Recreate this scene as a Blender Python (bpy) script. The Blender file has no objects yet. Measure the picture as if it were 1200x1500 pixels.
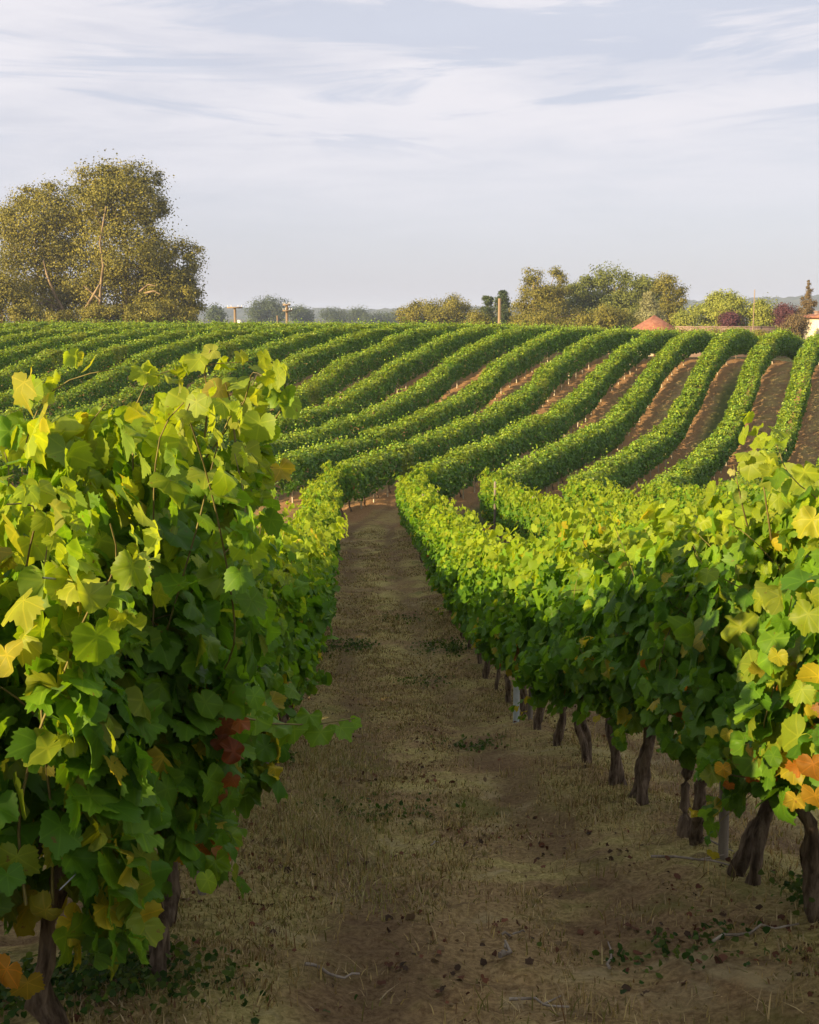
import bpy, math, random
import numpy as np

# ------------------------------------------------------------------ camera, sky, sun, exposure
sc = bpy.context.scene
COL = sc.collection
R = math.radians
F_PX, PITCH = 1700.0, R(9.68)

cam_d = bpy.data.cameras.new("camera")
cam_d.sensor_fit = 'HORIZONTAL'
cam_d.sensor_width = 36.0
cam_d.lens = 36.0 * F_PX / 1200.0
cam_d.clip_start, cam_d.clip_end = 0.05, 9000
cam = bpy.data.objects.new("camera", cam_d)
cam.location = (0, 0, 0)
cam.rotation_euler = (R(90) - PITCH, 0, 0)
COL.objects.link(cam)
sc.camera = cam

SUN_EL, SUN_HEAD = R(17.0), R(53.0)          # light travels towards heading 53 deg (from +y to +x)
sun_d = bpy.data.lights.new("sun", 'SUN')
sun_d.energy, sun_d.angle, sun_d.color = 5.0, R(0.5), (1.0, 0.76, 0.44)
sun = bpy.data.objects.new("sun", sun_d)
sun.location = (-40, -40, 40)
sun.rotation_euler = (R(90) - SUN_EL, 0, -SUN_HEAD)
COL.objects.link(sun)

sc.view_settings.view_transform = 'Standard'
sc.view_settings.look = 'None'
sc.view_settings.exposure = 1.25
sc.view_settings.gamma = 1.0
sc.view_settings.use_curve_mapping = False

world = bpy.data.worlds.new("World")
sc.world = world
world.use_nodes = True


def build_world():
    nt = world.node_tree
    nt.nodes.clear()
    N, L = nt.nodes.new, nt.links.new
    out, bg = N('ShaderNodeOutputWorld'), N('ShaderNodeBackground')
    sky = N('ShaderNodeTexSky')
    sky.sky_type = 'NISHITA'
    sky.sun_disc = False
    sky.sun_elevation = SUN_EL
    sky.sun_rotation = SUN_HEAD + math.pi
    sky.air_density, sky.dust_density, sky.ozone_density = 1.0, 1.2, 1.0
    tc = N('ShaderNodeTexCoord')
    sep = N('ShaderNodeSeparateXYZ')
    L(tc.outputs['Generated'], sep.inputs[0])

    def m(op, a, b=None, c=None):
        n = N('ShaderNodeMath')
        n.operation = op
        for i, v in enumerate((a, b, c)):
            if v is None:
                continue
            if isinstance(v, (int, float)):
                n.inputs[i].default_value = v
            else:
                L(v, n.inputs[i])
        return n.outputs[0]

    def noise(sx, sz, off, detail, rough, warp=0.0):
        cb = N('ShaderNodeCombineXYZ')
        L(m('ADD', m('MULTIPLY', sep.outputs[0], sx), off), cb.inputs[0])
        L(m('MULTIPLY', sep.outputs[1], sx * 0.6), cb.inputs[1])
        L(m('MULTIPLY', sep.outputs[2], sz), cb.inputs[2])
        t = N('ShaderNodeTexNoise')
        t.inputs['Scale'].default_value = 1.0
        t.inputs['Detail'].default_value = detail
        t.inputs['Roughness'].default_value = rough
        t.inputs['Distortion'].default_value = warp
        L(cb.outputs[0], t.inputs['Vector'])
        return t.outputs['Fac']

    def ramp(v, lo, hi):
        n = N('ShaderNodeMapRange')
        n.interpolation_type = 'SMOOTHSTEP'
        n.inputs['From Min'].default_value = lo
        n.inputs['From Max'].default_value = hi
        L(v, n.inputs['Value'])
        return n.outputs[0]

    def mixc(f, a, b):
        n = N('ShaderNodeMix')
        n.data_type = 'RGBA'
        for s, v in ((n.inputs[0], f), (n.inputs[6], a), (n.inputs[7], b)):
            if isinstance(v, (int, float)):
                s.default_value = v
            elif isinstance(v, tuple):
                s.default_value = v
            else:
                L(v, s)
        return n.outputs[2]

    z = sep.outputs[2]
    # thin bright cloud veil over the blue, torn into streaks by two noises
    veil = ramp(m('ADD', noise(2.2, 13.0, 3.1, 4, .55, .4), m('MULTIPLY', noise(6.0, 42.0, 9.4, 6, .62, .8), .45)), .46, .86)
    band = ramp(z, .02, .15)                         # veil thickens above the clear strip on the horizon
    shade = ramp(noise(3.0, 24.0, 12.7, 6, .6, .7), .48, .58)
    shade = m('MULTIPLY', shade, ramp(z, .115, .155))
    base = mixc(.72, sky.outputs[0], (5.9, 5.85, 6.75, 1))
    cl = mixc(shade, (7.0, 6.85, 7.3, 1), (5.3, 5.6, 6.5, 1))
    col = mixc(m('MULTIPLY', m('ADD', m('MULTIPLY', veil, .75), .25), band), base, cl)
    L(col, bg.inputs['Color'])
    bg.inputs['Strength'].default_value = 0.052
    L(bg.outputs[0], out.inputs['Surface'])


build_world()

# ------------------------------------------------------------------ helpers
rng = np.random.default_rng(7)
random.seed(7)
ORD = ("first second third fourth fifth sixth seventh eighth ninth tenth eleventh twelfth thirteenth fourteenth fifteenth "
       "sixteenth seventeenth eighteenth nineteenth twentieth twenty-first twenty-second twenty-third twenty-fourth "
       "twenty-fifth twenty-sixth twenty-seventh twenty-eighth twenty-ninth thirtieth thirty-first thirty-second "
       "thirty-third thirty-fourth thirty-fifth thirty-sixth thirty-seventh thirty-eighth").split()


def norm(v):
    return v / np.maximum(np.linalg.norm(v, axis=-1, keepdims=True), 1e-9)


def tag(o, label=None, cat=None, group=None, kind=None):
    for k, v in (('label', label), ('category', cat), ('group', group), ('kind', kind)):
        if v:
            o[k] = v
    return o


def link(o, parent=None):
    COL.objects.link(o)
    if parent is not None:
        o.parent = parent
    return o


def empty(name, loc, rz=0.0):
    o = bpy.data.objects.new(name, None)
    o.empty_display_size = 0.2
    o.location = loc
    o.rotation_euler = (0, 0, rz)
    return link(o)


class Geo:
    """collects vertices, faces of one vertex count per chunk, tint colours and uv."""

    def __init__(self):
        self.v, self.f, self.c, self.u, self.n = [], [], [], [], 0

    def add(self, verts, faces, tint=None, uv=None):
        verts = np.asarray(verts, dtype=np.float64).reshape(-1, 3)
        faces = np.asarray(faces, dtype=np.int64)
        self.v.append(verts)
        self.f.append(faces + self.n)
        if tint is None:
            tint = np.ones((len(verts), 3))
        tint = np.broadcast_to(np.asarray(tint, dtype=np.float64), (len(verts), 3))
        self.c.append(tint)
        self.u.append(np.zeros((len(verts), 2)) if uv is None else np.asarray(uv))
        self.n += len(verts)

    def mesh(self, name, mat, smooth=False):
        me = bpy.data.meshes.new(name)
        V = np.concatenate(self.v) if self.v else np.zeros((0, 3))
        idx = np.concatenate([f.ravel() for f in self.f])
        cnt = np.concatenate([np.full(len(f), f.shape[1]) for f in self.f])
        start = np.concatenate([[0], np.cumsum(cnt)[:-1]])
        me.vertices.add(len(V))
        me.vertices.foreach_set('co', V.astype(np.float32).ravel())
        me.loops.add(len(idx))
        me.loops.foreach_set('vertex_index', idx.astype(np.int32))
        me.polygons.add(len(cnt))
        me.polygons.foreach_set('loop_start', start.astype(np.int32))
        me.polygons.foreach_set('loop_total', cnt.astype(np.int32))
        if smooth:
            me.polygons.foreach_set('use_smooth', np.ones(len(cnt), dtype=bool))
        at = me.attributes.new('tint', 'FLOAT_COLOR', 'POINT')
        C = np.concatenate(self.c)
        at.data.foreach_set('color', np.concatenate([C, np.ones((len(C), 1))], 1).astype(np.float32).ravel())
        uvl = me.uv_layers.new(name='leaf_uv')
        U = np.concatenate(self.u)
        uvl.data.foreach_set('uv', U[idx].astype(np.float32).ravel())
        me.update(calc_edges=True)
        me.validate()
        me.materials.append(mat)
        return me

    def build(self, name, mat, parent=None, smooth=False):
        return link(bpy.data.objects.new(name, self.mesh(name, mat, smooth)), parent)


def tube(geo, pts, rad, seg=6, tint=None, cap=True, wob=0.0, rg=None):
    pts = np.asarray(pts, float)
    n = len(pts)
    rad = np.broadcast_to(np.asarray(rad, float), (n,))
    d = np.gradient(pts, axis=0)
    d = norm(d)
    up = np.array([0.0, 0.0, 1.0]) if abs(d[0, 2]) < .9 else np.array([1.0, 0.0, 0.0])
    a = norm(np.cross(d, np.broadcast_to(up, d.shape)))
    b = np.cross(d, a)
    th = np.arange(seg) * 2 * np.pi / seg
    rr = rad[:, None] * np.ones(seg)
    if wob:
        g = rg or rng
        rr = rr * (1 + g.normal(0, wob, (n, seg)))
    V = pts[:, None, :] + rr[..., None] * (np.cos(th)[None, :, None] * a[:, None, :] + np.sin(th)[None, :, None] * b[:, None, :])
    i = np.arange(n - 1)[:, None] * seg
    j = np.arange(seg)[None, :]
    j2 = (j + 1) % seg
    F = np.stack([i + j, i + j2, i + seg + j2, i + seg + j], -1).reshape(-1, 4)
    V = V.reshape(-1, 3)
    geo.add(V, F, tint)
    if cap:
        for e, ring in ((0, 0), (n - 1, (n - 1) * seg)):
            c = np.concatenate([V[ring:ring + seg], pts[e:e + 1]])
            k = np.arange(seg)
            geo.add(c, np.stack([k, (k + 1) % seg, np.full(seg, seg)], -1), tint)


def box(geo, c, s, rz=0.0, tint=None):
    c, s = np.array(c, float), np.array(s, float) / 2
    V = np.array([[x, y, z] for z in (-1, 1) for y in (-1, 1) for x in (-1, 1)], float) * s
    ca, sa = math.cos(rz), math.sin(rz)
    V = V @ np.array([[ca, sa, 0], [-sa, ca, 0], [0, 0, 1]]) + c
    F = [[0, 2, 3, 1], [4, 5, 7, 6], [0, 1, 5, 4], [2, 6, 7, 3], [0, 4, 6, 2], [1, 3, 7, 5]]
    geo.add(V, F, tint)


# --- leaf templates: polar outline of a five-lobed vine leaf, petiole at the origin, tip along +y
LOBE = np.array([(0, 1.0), (13, .84), (27, .76), (40, .84), (54, .92), (69, .83), (84, .72), (100, .74), (118, .75), (140, .66), (162, .48), (180, .12)], float)


def leaf_template(level):
    if level == 0:      # a bent kite of two quads
        V = np.array([[0, 0, 0], [.62, .25, 0], [0, 1.0, 0], [-.62, .25, 0], [.45, .75, 0], [-.45, .75, 0]], float)
        F = np.array([[0, 1, 4, 2], [0, 2, 5, 3]])
        return V, F
    if level == 1:
        ang = np.radians([0, 27, 54, 84, 118, 160, 200, 242, 276, 306, 333])
        teeth = np.zeros(len(ang))
        rings = [1.0]
    elif level == 2:
        ang = np.radians(np.arange(0, 360, 15.0))
        teeth = np.where(np.arange(len(ang)) % 2, .03, -.03)
        rings = [1.0]
    else:
        ang = np.radians(np.arange(0, 360, 7.5))
        teeth = np.where(np.arange(len(ang)) % 2, .055, -.035)
        rings = [.5, 1.0]
    deg = np.degrees(ang)
    a = np.minimum(deg, 360 - deg)
    r = np.interp(a, LOBE[:, 0], LOBE[:, 1]) * (1 + teeth)
    n = len(ang)
    V = [[0, 0, 0]]
    for q in rings:
        rr = r if q == 1.0 else np.interp(a, LOBE[:, 0], LOBE[:, 1]) * q
        V += [[rr[i] * math.sin(ang[i]), rr[i] * math.cos(ang[i]), 0] for i in range(n)]
    k = np.arange(n)
    k2 = (k + 1) % n
    F = [np.stack([np.zeros(n, int), 1 + k2, 1 + k], -1)]
    if len(rings) == 2:
        o = 1 + n
        F += [np.stack([1 + k, 1 + k2, o + k2], -1), np.stack([1 + k, o + k2, o + k], -1)]
    return np.array(V, float), np.concatenate(F)


TEMPL = [leaf_template(i) for i in range(4)]


def add_leaves(geo, P, Nn, T, S, tint, level, rg, curl=.35):
    """many leaves at once: position, normal, tip direction, size, colour"""
    V, F = TEMPL[level]
    n = len(P)
    Nn = norm(Nn)
    T = norm(T - (T * Nn).sum(1, keepdims=True) * Nn)
    B = np.cross(T, Nn)
    cy = rg.normal(curl, .38, n)[:, None]
    cx = rg.normal(.14, .42, n)[:, None]
    wv = rg.normal(0, .14, n)[:, None]
    ph = rg.uniform(0, 6.28, n)[:, None]
    x, y = V[None, :, 0], V[None, :, 1]
    if level:                                       # shallower or deeper lobes, slightly lopsided blades
        rad = np.maximum(np.sqrt(x * x + y * y), .02)
        k = rad ** (np.clip(rg.normal(1.0, .38, n), .35, 2.0)[:, None] - 1)
        x, y = x * k, y * k
        x = x + rg.normal(0, .10, n)[:, None] * y
    zz = -cy * np.clip(y + .15, 0, 2) ** 2 * .55 - cx * x * x + wv * np.sin(5 * x + 4 * y + ph) + .16 * np.abs(x) * (cx > 0)
    asp = rg.uniform(.88, 1.12, n)[:, None, None]
    W = P[:, None, :] + S[:, None, None] * (x[..., None] * asp * B[:, None, :] + y[..., None] * T[:, None, :] + zz[..., None] * Nn[:, None, :])
    Fa = (F[None] + (np.arange(n) * len(V))[:, None, None]).reshape(-1, F.shape[1])
    tv = np.repeat(tint, len(V), axis=0)
    uv = np.tile(V[:, :2], (n, 1))
    geo.add(W.reshape(-1, 3), Fa, tv, uv)


# ------------------------------------------------------------------ materials
def new_mat(name):
    m = bpy.data.materials.new(name)
    m.use_nodes = True
    nt = m.node_tree
    nt.nodes.clear()
    out = nt.nodes.new('ShaderNodeOutputMaterial')
    return m, nt, out


def mixnode(nt, f, a, b, blend='MIX'):
    n = nt.nodes.new('ShaderNodeMix')
    n.data_type = 'RGBA'
    n.blend_type = blend
    for s, v in ((n.inputs[0], f), (n.inputs[6], a), (n.inputs[7], b)):
        if isinstance(v, (int, float)):
            s.default_value = v
        elif isinstance(v, tuple):
            s.default_value = v if len(v) == 4 else (*v, 1)
        else:
            nt.links.new(v, s)
    return n.outputs[2]


def noise_node(nt, scale, detail=4, rough=.55, vec=None, dist=0.0):
    t = nt.nodes.new('ShaderNodeTexNoise')
    t.inputs['Scale'].default_value = scale
    t.inputs['Detail'].default_value = detail
    t.inputs['Roughness'].default_value = rough
    t.inputs['Distortion'].default_value = dist
    if vec is None:
        tc = nt.nodes.new('ShaderNodeTexCoord')
        vec = tc.outputs['Object']
    nt.links.new(vec, t.inputs['Vector'])
    return t.outputs['Fac']


def ramp_node(nt, v, lo, hi, a=0.0, b=1.0):
    n = nt.nodes.new('ShaderNodeMapRange')
    n.interpolation_type = 'SMOOTHSTEP'
    n.inputs['From Min'].default_value, n.inputs['From Max'].default_value = lo, hi
    n.inputs['To Min'].default_value, n.inputs['To Max'].default_value = a, b
    nt.links.new(v, n.inputs['Value'])
    return n.outputs[0]


def math_node(nt, op, a, b=None):
    n = nt.nodes.new('ShaderNodeMath')
    n.operation = op
    for i, v in enumerate((a, b)):
        if v is None:
            continue
        if isinstance(v, (int, float)):
            n.inputs[i].default_value = v
        else:
            nt.links.new(v, n.inputs[i])
    return n.outputs[0]


def leaf_material(name, veins=False, trans=.38, rough=.45, spec=.35, pale=.35):
    m, nt, out = new_mat(name)
    at = nt.nodes.new('ShaderNodeAttribute')
    at.attribute_name = 'tint'
    col = at.outputs['Color']
    if veins:
        uv = nt.nodes.new('ShaderNodeUVMap')
        uv.uv_map = 'leaf_uv'
        sp = nt.nodes.new('ShaderNodeSeparateXYZ')
        nt.links.new(uv.outputs[0], sp.inputs[0])
        th = math_node(nt, 'ARCTAN2', sp.outputs[0], sp.outputs[1])
        t = math_node(nt, 'DIVIDE', th, .98)
        fr = math_node(nt, 'ABSOLUTE', math_node(nt, 'SUBTRACT', t, math_node(nt, 'ROUND', t)))
        r = nt.nodes.new('ShaderNodeVectorMath')
        r.operation = 'LENGTH'
        nt.links.new(uv.outputs[0], r.inputs[0])
        d = math_node(nt, 'MULTIPLY', fr, r.outputs['Value'])
        vein = ramp_node(nt, d, .012, .04, 1.0, 0.0)
        blot = ramp_node(nt, noise_node(nt, 22, 3, .6), .42, .66)
        col = mixnode(nt, math_node(nt, 'MULTIPLY', blot, .35), col, mixnode(nt, 1.0, col, (.75, .72, .6), 'MULTIPLY'))
        spot = ramp_node(nt, noise_node(nt, 46, 4, .65), .655, .70)
        col = mixnode(nt, math_node(nt, 'MULTIPLY', spot, .75), col, (.19, .10, .03))
        col = mixnode(nt, math_node(nt, 'MULTIPLY', vein, .45), col, mixnode(nt, 1.0, col, (1.7, 1.45, 1.6), 'MULTIPLY'))
    geo_n = nt.nodes.new('ShaderNodeNewGeometry')
    back = mixnode(nt, pale, mixnode(nt, 1.0, col, (1.05, 1.05, 1.3), 'MULTIPLY'), (.16, .20, .13))
    face = mixnode(nt, geo_n.outputs['Backfacing'], col, back)
    pb = nt.nodes.new('ShaderNodeBsdfPrincipled')
    pb.inputs['Roughness'].default_value = rough
    pb.inputs['Specular IOR Level'].default_value = spec
    nt.links.new(face, pb.inputs['Base Color'])
    tr = nt.nodes.new('ShaderNodeBsdfTranslucent')
    nt.links.new(mixnode(nt, 1.0, col, (1.5, 1.35, .5), 'MULTIPLY'), tr.inputs['Color'])
    mx = nt.nodes.new('ShaderNodeMixShader')
    mx.inputs[0].default_value = trans
    nt.links.new(pb.outputs[0], mx.inputs[1])
    nt.links.new(tr.outputs[0], mx.inputs[2])
    nt.links.new(mx.outputs[0], out.inputs['Surface'])
    return m


def solid_material(name, a, b, scale=8.0, rough=.85, bump=.0, stretch=None, tinted=False, spec=.2):
    m, nt, out = new_mat(name)
    tc = nt.nodes.new('ShaderNodeTexCoord')
    vec = tc.outputs['Object']
    if stretch:
        mp = nt.nodes.new('ShaderNodeMapping')
        mp.inputs['Scale'].default_value = stretch
        nt.links.new(vec, mp.inputs['Vector'])
        vec = mp.outputs[0]
    f = ramp_node(nt, noise_node(nt, scale, 6, .62, vec), .32, .68)
    col = mixnode(nt, f, a, b)
    if tinted:
        at = nt.nodes.new('ShaderNodeAttribute')
        at.attribute_name = 'tint'
        col = mixnode(nt, 1.0, col, at.outputs['Color'], 'MULTIPLY')
    pb = nt.nodes.new('ShaderNodeBsdfPrincipled')
    pb.inputs['Roughness'].default_value = rough
    pb.inputs['Specular IOR Level'].default_value = spec
    nt.links.new(col, pb.inputs['Base Color'])
    if bump:
        bp = nt.nodes.new('ShaderNodeBump')
        bp.inputs['Strength'].default_value = 1.0
        bp.inputs['Distance'].default_value = bump
        nt.links.new(noise_node(nt, scale * 2, 8, .7, vec), bp.inputs['Height'])
        nt.links.new(bp.outputs[0], pb.inputs['Normal'])
    nt.links.new(pb.outputs[0], out.inputs['Surface'])
    return m


M = {}
M['leaf_near'] = leaf_material('vine_leaf_near', veins=True, trans=.54, rough=.5, spec=.25, pale=.22)
M['leaf'] = leaf_material('vine_leaf', trans=.54, rough=.55, spec=.2, pale=.15)
M['hedge_leaf'] = leaf_material('hill_vine_leaf', trans=.32, pale=.15)
M['tree_leaf'] = leaf_material('tree_leaf', trans=.25, rough=.6, spec=.2, pale=.1)
M['blade'] = leaf_material('grass_blade', trans=.25, rough=.7, spec=.1, pale=0)
M['bark'] = solid_material('vine_bark', (.065, .045, .030), (.30, .225, .155), 26, .95, .03, (1, 1, .16), spec=.05)
M['cane'] = solid_material('vine_cane', (.11, .085, .03), (.22, .19, .06), 14, .6)
M['tree_bark'] = solid_material('tree_bark', (.12, .085, .045), (.34, .25, .14), 1.4, .9, .03, (1, 1, .3))
M['post_wood'] = solid_material('weathered_post', (.13, .11, .085), (.27, .23, .18), 9, .9, .004, (1, 1, .12))
M['stake_wood'] = solid_material('pale_stake', (.48, .40, .29), (.62, .54, .40), 9, .85, .002, (1, 1, .2))
M['guard'] = solid_material('vine_guard', (.38, .44, .43), (.52, .57, .55), 12, .5)
M['wire'] = solid_material('steel_wire', (.20, .20, .20), (.32, .32, .32), 30, .4)
M['twig'] = solid_material('dead_twig', (.15, .12, .09), (.36, .31, .25), 14, .9)
M['litter'] = leaf_material('leaf_litter', trans=.08, rough=.8, spec=.1, pale=0)
M['roof'] = solid_material('clay_tiles', (.22, .090, .055), (.33, .15, .095), 3.0, .9, .008)
M['render_wall'] = solid_material('cream_render', (.66, .56, .38), (.74, .65, .46), 1.2, .9)
M['pink_wall'] = solid_material('pink_render', (.22, .15, .12), (.30, .21, .17), 1.0, .9)
M['shutter'] = solid_material('painted_shutter', (.16, .09, .05), (.22, .13, .08), 5, .6)
M['window'] = solid_material('window_glass', (.03, .04, .05), (.05, .06, .07), 2, .1, spec=.6)
M['pole'] = solid_material('pole_wood', (.22, .16, .10), (.34, .26, .17), 3, .9, .01, (1, 1, .1))
M['ceramic'] = solid_material('white_ceramic', (.75, .75, .74), (.82, .82, .80), 3, .3)

# ------------------------------------------------------------------ terrain
GP = np.array([(-400, 14.0), (-120, 6.0), (-40, 3.2), (-15, 1.4), (-6, -.05), (0, -1.40), (3.5, -2.28), (4.34, -2.49), (8, -3.38), (12.5, -4.42), (16, -4.98), (20, -5.36),
               (24, -5.68), (28, -6.06), (33, -6.50), (37, -6.72), (40, -6.66), (43, -6.32), (47, -5.75), (51, -5.05), (55, -4.25),
               (59, -3.45), (62.5, -2.85), (66, -2.42), (69, -2.27), (73, -2.45), (80, -3.1), (95, -4.0), (130, -4.6), (200, -5.2),
               (600, -6.0), (1500, -6.0), (6000, -6.0)], float)


def pchip_setup(x, y):
    h = np.diff(x)
    d = np.diff(y) / h
    s = np.zeros(len(x))
    for i in range(1, len(x) - 1):
        if d[i - 1] * d[i] > 0:
            w1, w2 = 2 * h[i] + h[i - 1], h[i] + 2 * h[i - 1]
            s[i] = (w1 + w2) / (w1 / d[i - 1] + w2 / d[i])
    s[0], s[-1] = d[0], d[-1]
    return s


GS = pchip_setup(GP[:, 0], GP[:, 1])


def profile(y):
    y = np.asarray(y, float)
    i = np.clip(np.searchsorted(GP[:, 0], y) - 1, 0, len(GP) - 2)
    h = GP[i + 1, 0] - GP[i, 0]
    t = (y - GP[i, 0]) / h
    t2, t3 = t * t, t ** 3
    return ((2 * t3 - 3 * t2 + 1) * GP[i, 1] + (t3 - 2 * t2 + t) * h * GS[i] + (-2 * t3 + 3 * t2) * GP[i + 1, 1] + (t3 - t2) * h * GS[i + 1])


def sst(a, b, v):
    t = np.clip((np.asarray(v, float) - a) / (b - a), 0, 1)
    return t * t * (3 - 2 * t)


ROW_A, SPACE = -.67, 2.5


SHIFT_Y = np.array([-60, 0, 15, 25, 30, 33, 35, 38, 41, 44, 47, 50, 53, 56, 59, 62, 65, 68, 72, 77, 90, 140], float)
SHIFT_X = np.array([3.18, 0, -.795, -1.325, -1.59, -1.75, -1.80, -1.15, -.01, 1.36, 2.71, 4.17, 5.39, 6.66, 7.77, 9.09, 10.48, 12.01, 14.0, 16.26, 22.1, 44.6])


def smooth_curve(xk, yk, x):
    """cubic through the knots; yk may carry several columns"""
    sl = np.gradient(yk, xk, axis=0)
    x = np.asarray(x, float)
    i = np.clip(np.searchsorted(xk, x) - 1, 0, len(xk) - 2)
    h = xk[i + 1] - xk[i]
    t = (np.clip(x, xk[0], xk[-1]) - xk[i]) / h
    if yk.ndim > 1:
        t, h = t[..., None], h[..., None]
    return (2 * t ** 3 - 3 * t ** 2 + 1) * yk[i] + (t ** 3 - 2 * t ** 2 + t) * h * sl[i] + (-2 * t ** 3 + 3 * t ** 2) * yk[i + 1] + (t ** 3 - t ** 2) * h * sl[i + 1]


def row_shift(y):
    """plan curve shared by all the rows: nearly straight, then a bend to the right in the dip"""
    return smooth_curve(SHIFT_Y, SHIFT_X, y)


def row_x(k, y):
    return ROW_A + k * (SPACE + .05 * sst(36, 44, y)) + row_shift(y)


# the far slope: height of the row tops, by row (columns) and distance, less the height of a row
HILL_U = np.array([-15, -10, -6, -3.5, -1, 1, 2.5, 4, 5.5])
HILL_Y = np.array([35, 38, 41, 44, 47, 50, 53, 56, 59, 62, 65, 68, 72, 77.])
HILL_Z = np.array([
    [-4.98, -5.00, -4.85, -4.50, -4.15, -3.75, -3.25, -2.62, -2.00, -1.42, -.95, -.72, -.60, -.72],
    [-4.98, -4.95, -4.78, -4.48, -4.20, -3.88, -3.42, -2.72, -2.00, -1.45, -1.00, -.74, -.61, -.75],
    [-4.99, -4.80, -4.62, -4.46, -4.31, -4.11, -3.71, -2.88, -2.00, -1.48, -1.04, -.76, -.63, -.80],
    [-4.95, -4.76, -4.60, -4.44, -4.29, -4.06, -3.69, -2.99, -2.30, -1.75, -1.16, -.82, -.68, -.90],
    [-4.84, -4.76, -4.60, -4.62, -4.44, -4.10, -3.75, -3.19, -2.37, -1.86, -1.28, -.92, -.86, -1.15],
    [-4.84, -4.99, -4.88, -4.69, -4.38, -4.27, -3.86, -3.39, -2.78, -2.15, -1.60, -1.15, -1.08, -1.38],
    [-5.22, -5.24, -5.14, -5.02, -4.90, -4.68, -4.10, -3.43, -2.73, -1.94, -1.27, -1.00, -1.24, -1.70],
    [-5.44, -5.58, -5.68, -5.50, -5.21, -4.82, -4.10, -3.30, -2.48, -1.72, -1.17, -1.07, -1.42, -1.94],
    [-5.09, -5.58, -5.82, -5.71, -5.27, -4.59, -3.81, -3.02, -2.25, -1.64, -1.31, -1.31, -1.54, -1.95]]).T - 1.66


def ground_z(x, y):
    """large form of the terrain, without the small bumps"""
    x, y = np.broadcast_arrays(np.asarray(x, float), np.asarray(y, float))
    z = profile(y)
    w = sst(32, 37, y) * (1 - sst(77, 97, y))
    m = w > 0
    if np.any(m):
        ym, xm = y[m], x[m]
        cols = smooth_curve(HILL_Y, HILL_Z, np.clip(ym, 35, 77))
        u = np.clip((xm - ROW_A - row_shift(ym)) / (SPACE + .05 * sst(36, 44, ym)), -15, 5.5)
        sl = np.gradient(cols, HILL_U, axis=1)
        i = np.clip(np.searchsorted(HILL_U, u) - 1, 0, len(HILL_U) - 2)
        h = HILL_U[i + 1] - HILL_U[i]
        t = (u - HILL_U[i]) / h
        r = np.arange(len(u))
        zz = ((2 * t ** 3 - 3 * t ** 2 + 1) * cols[r, i] + (t ** 3 - 2 * t ** 2 + t) * h * sl[r, i]
              + (-2 * t ** 3 + 3 * t ** 2) * cols[r, i + 1] + (t ** 3 - t ** 2) * h * sl[r, i + 1])
        z = np.array(z, float)
        z[m] = z[m] * (1 - w[m]) + zz * w[m]
    return z


def vnoise(x, y, seed=0):
    """value noise on the plane"""
    x, y = np.asarray(x, float), np.asarray(y, float)
    xi, yi = np.floor(x).astype(np.int64), np.floor(y).astype(np.int64)
    fx, fy = x - xi, y - yi
    fx, fy = fx * fx * (3 - 2 * fx), fy * fy * (3 - 2 * fy)

    def hsh(a, b):
        h = (a * 374761393 + b * 668265263 + seed * 1442695041) & 0xFFFFFFFF
        h = ((h ^ (h >> 13)) * 1274126177) & 0xFFFFFFFF
        return ((h ^ (h >> 16)) & 0xFFFF) / 65535.0

    return ((hsh(xi, yi) * (1 - fx) + hsh(xi + 1, yi) * fx) * (1 - fy) + (hsh(xi, yi + 1) * (1 - fx) + hsh(xi + 1, yi + 1) * fx) * fy)


def bumps(x, y):
    """small relief: cloddy ground with slightly raised vine strips and wheel hollows"""
    near = 1 - sst(30, 60, y)
    u = (x - ROW_A - row_shift(y)) / SPACE
    f = np.abs(u - np.round(u)) * SPACE              # distance from the nearest row
    ridge = .07 * np.exp(-(f / .45) ** 2) - .03 * np.exp(-((f - .75) / .22) ** 2)
    b = .07 * (vnoise(x * 1.7, y * .9, 1) - .5) + .045 * (vnoise(x * 4.5, y * 3.5, 2) - .5)
    b += near * (.030 * (vnoise(x * 11, y * 10, 3) - .5) + .020 * (vnoise(x * 24, y * 22, 4) - .5) + .012 * (vnoise(x * 50, y * 47, 5) - .5))
    return (ridge + b) * (1 - sst(80, 110, y)) * sst(-20, -10, y)


def surf(x, y):
    return ground_z(x, y) + bumps(np.asarray(x, float), np.asarray(y, float))


def rut(x, y):
    """worn wheel tracks along the lanes, broken up along their length"""
    u = (x - ROW_A - row_shift(y)) / SPACE
    f = u - np.floor(u)
    f = f + .07 * (vnoise(x * 0 + 5, y * .8, 61) - .5) + .10 * (vnoise(x * 2.5, y * 1.8, 63) - .5)
    t = np.exp(-((f - .28) / .085) ** 2) + np.exp(-((f - .74) / .085) ** 2)
    return np.clip(t * (.35 + 1.1 * vnoise(x * .9, y * .55, 62)), 0, 1)


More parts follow.
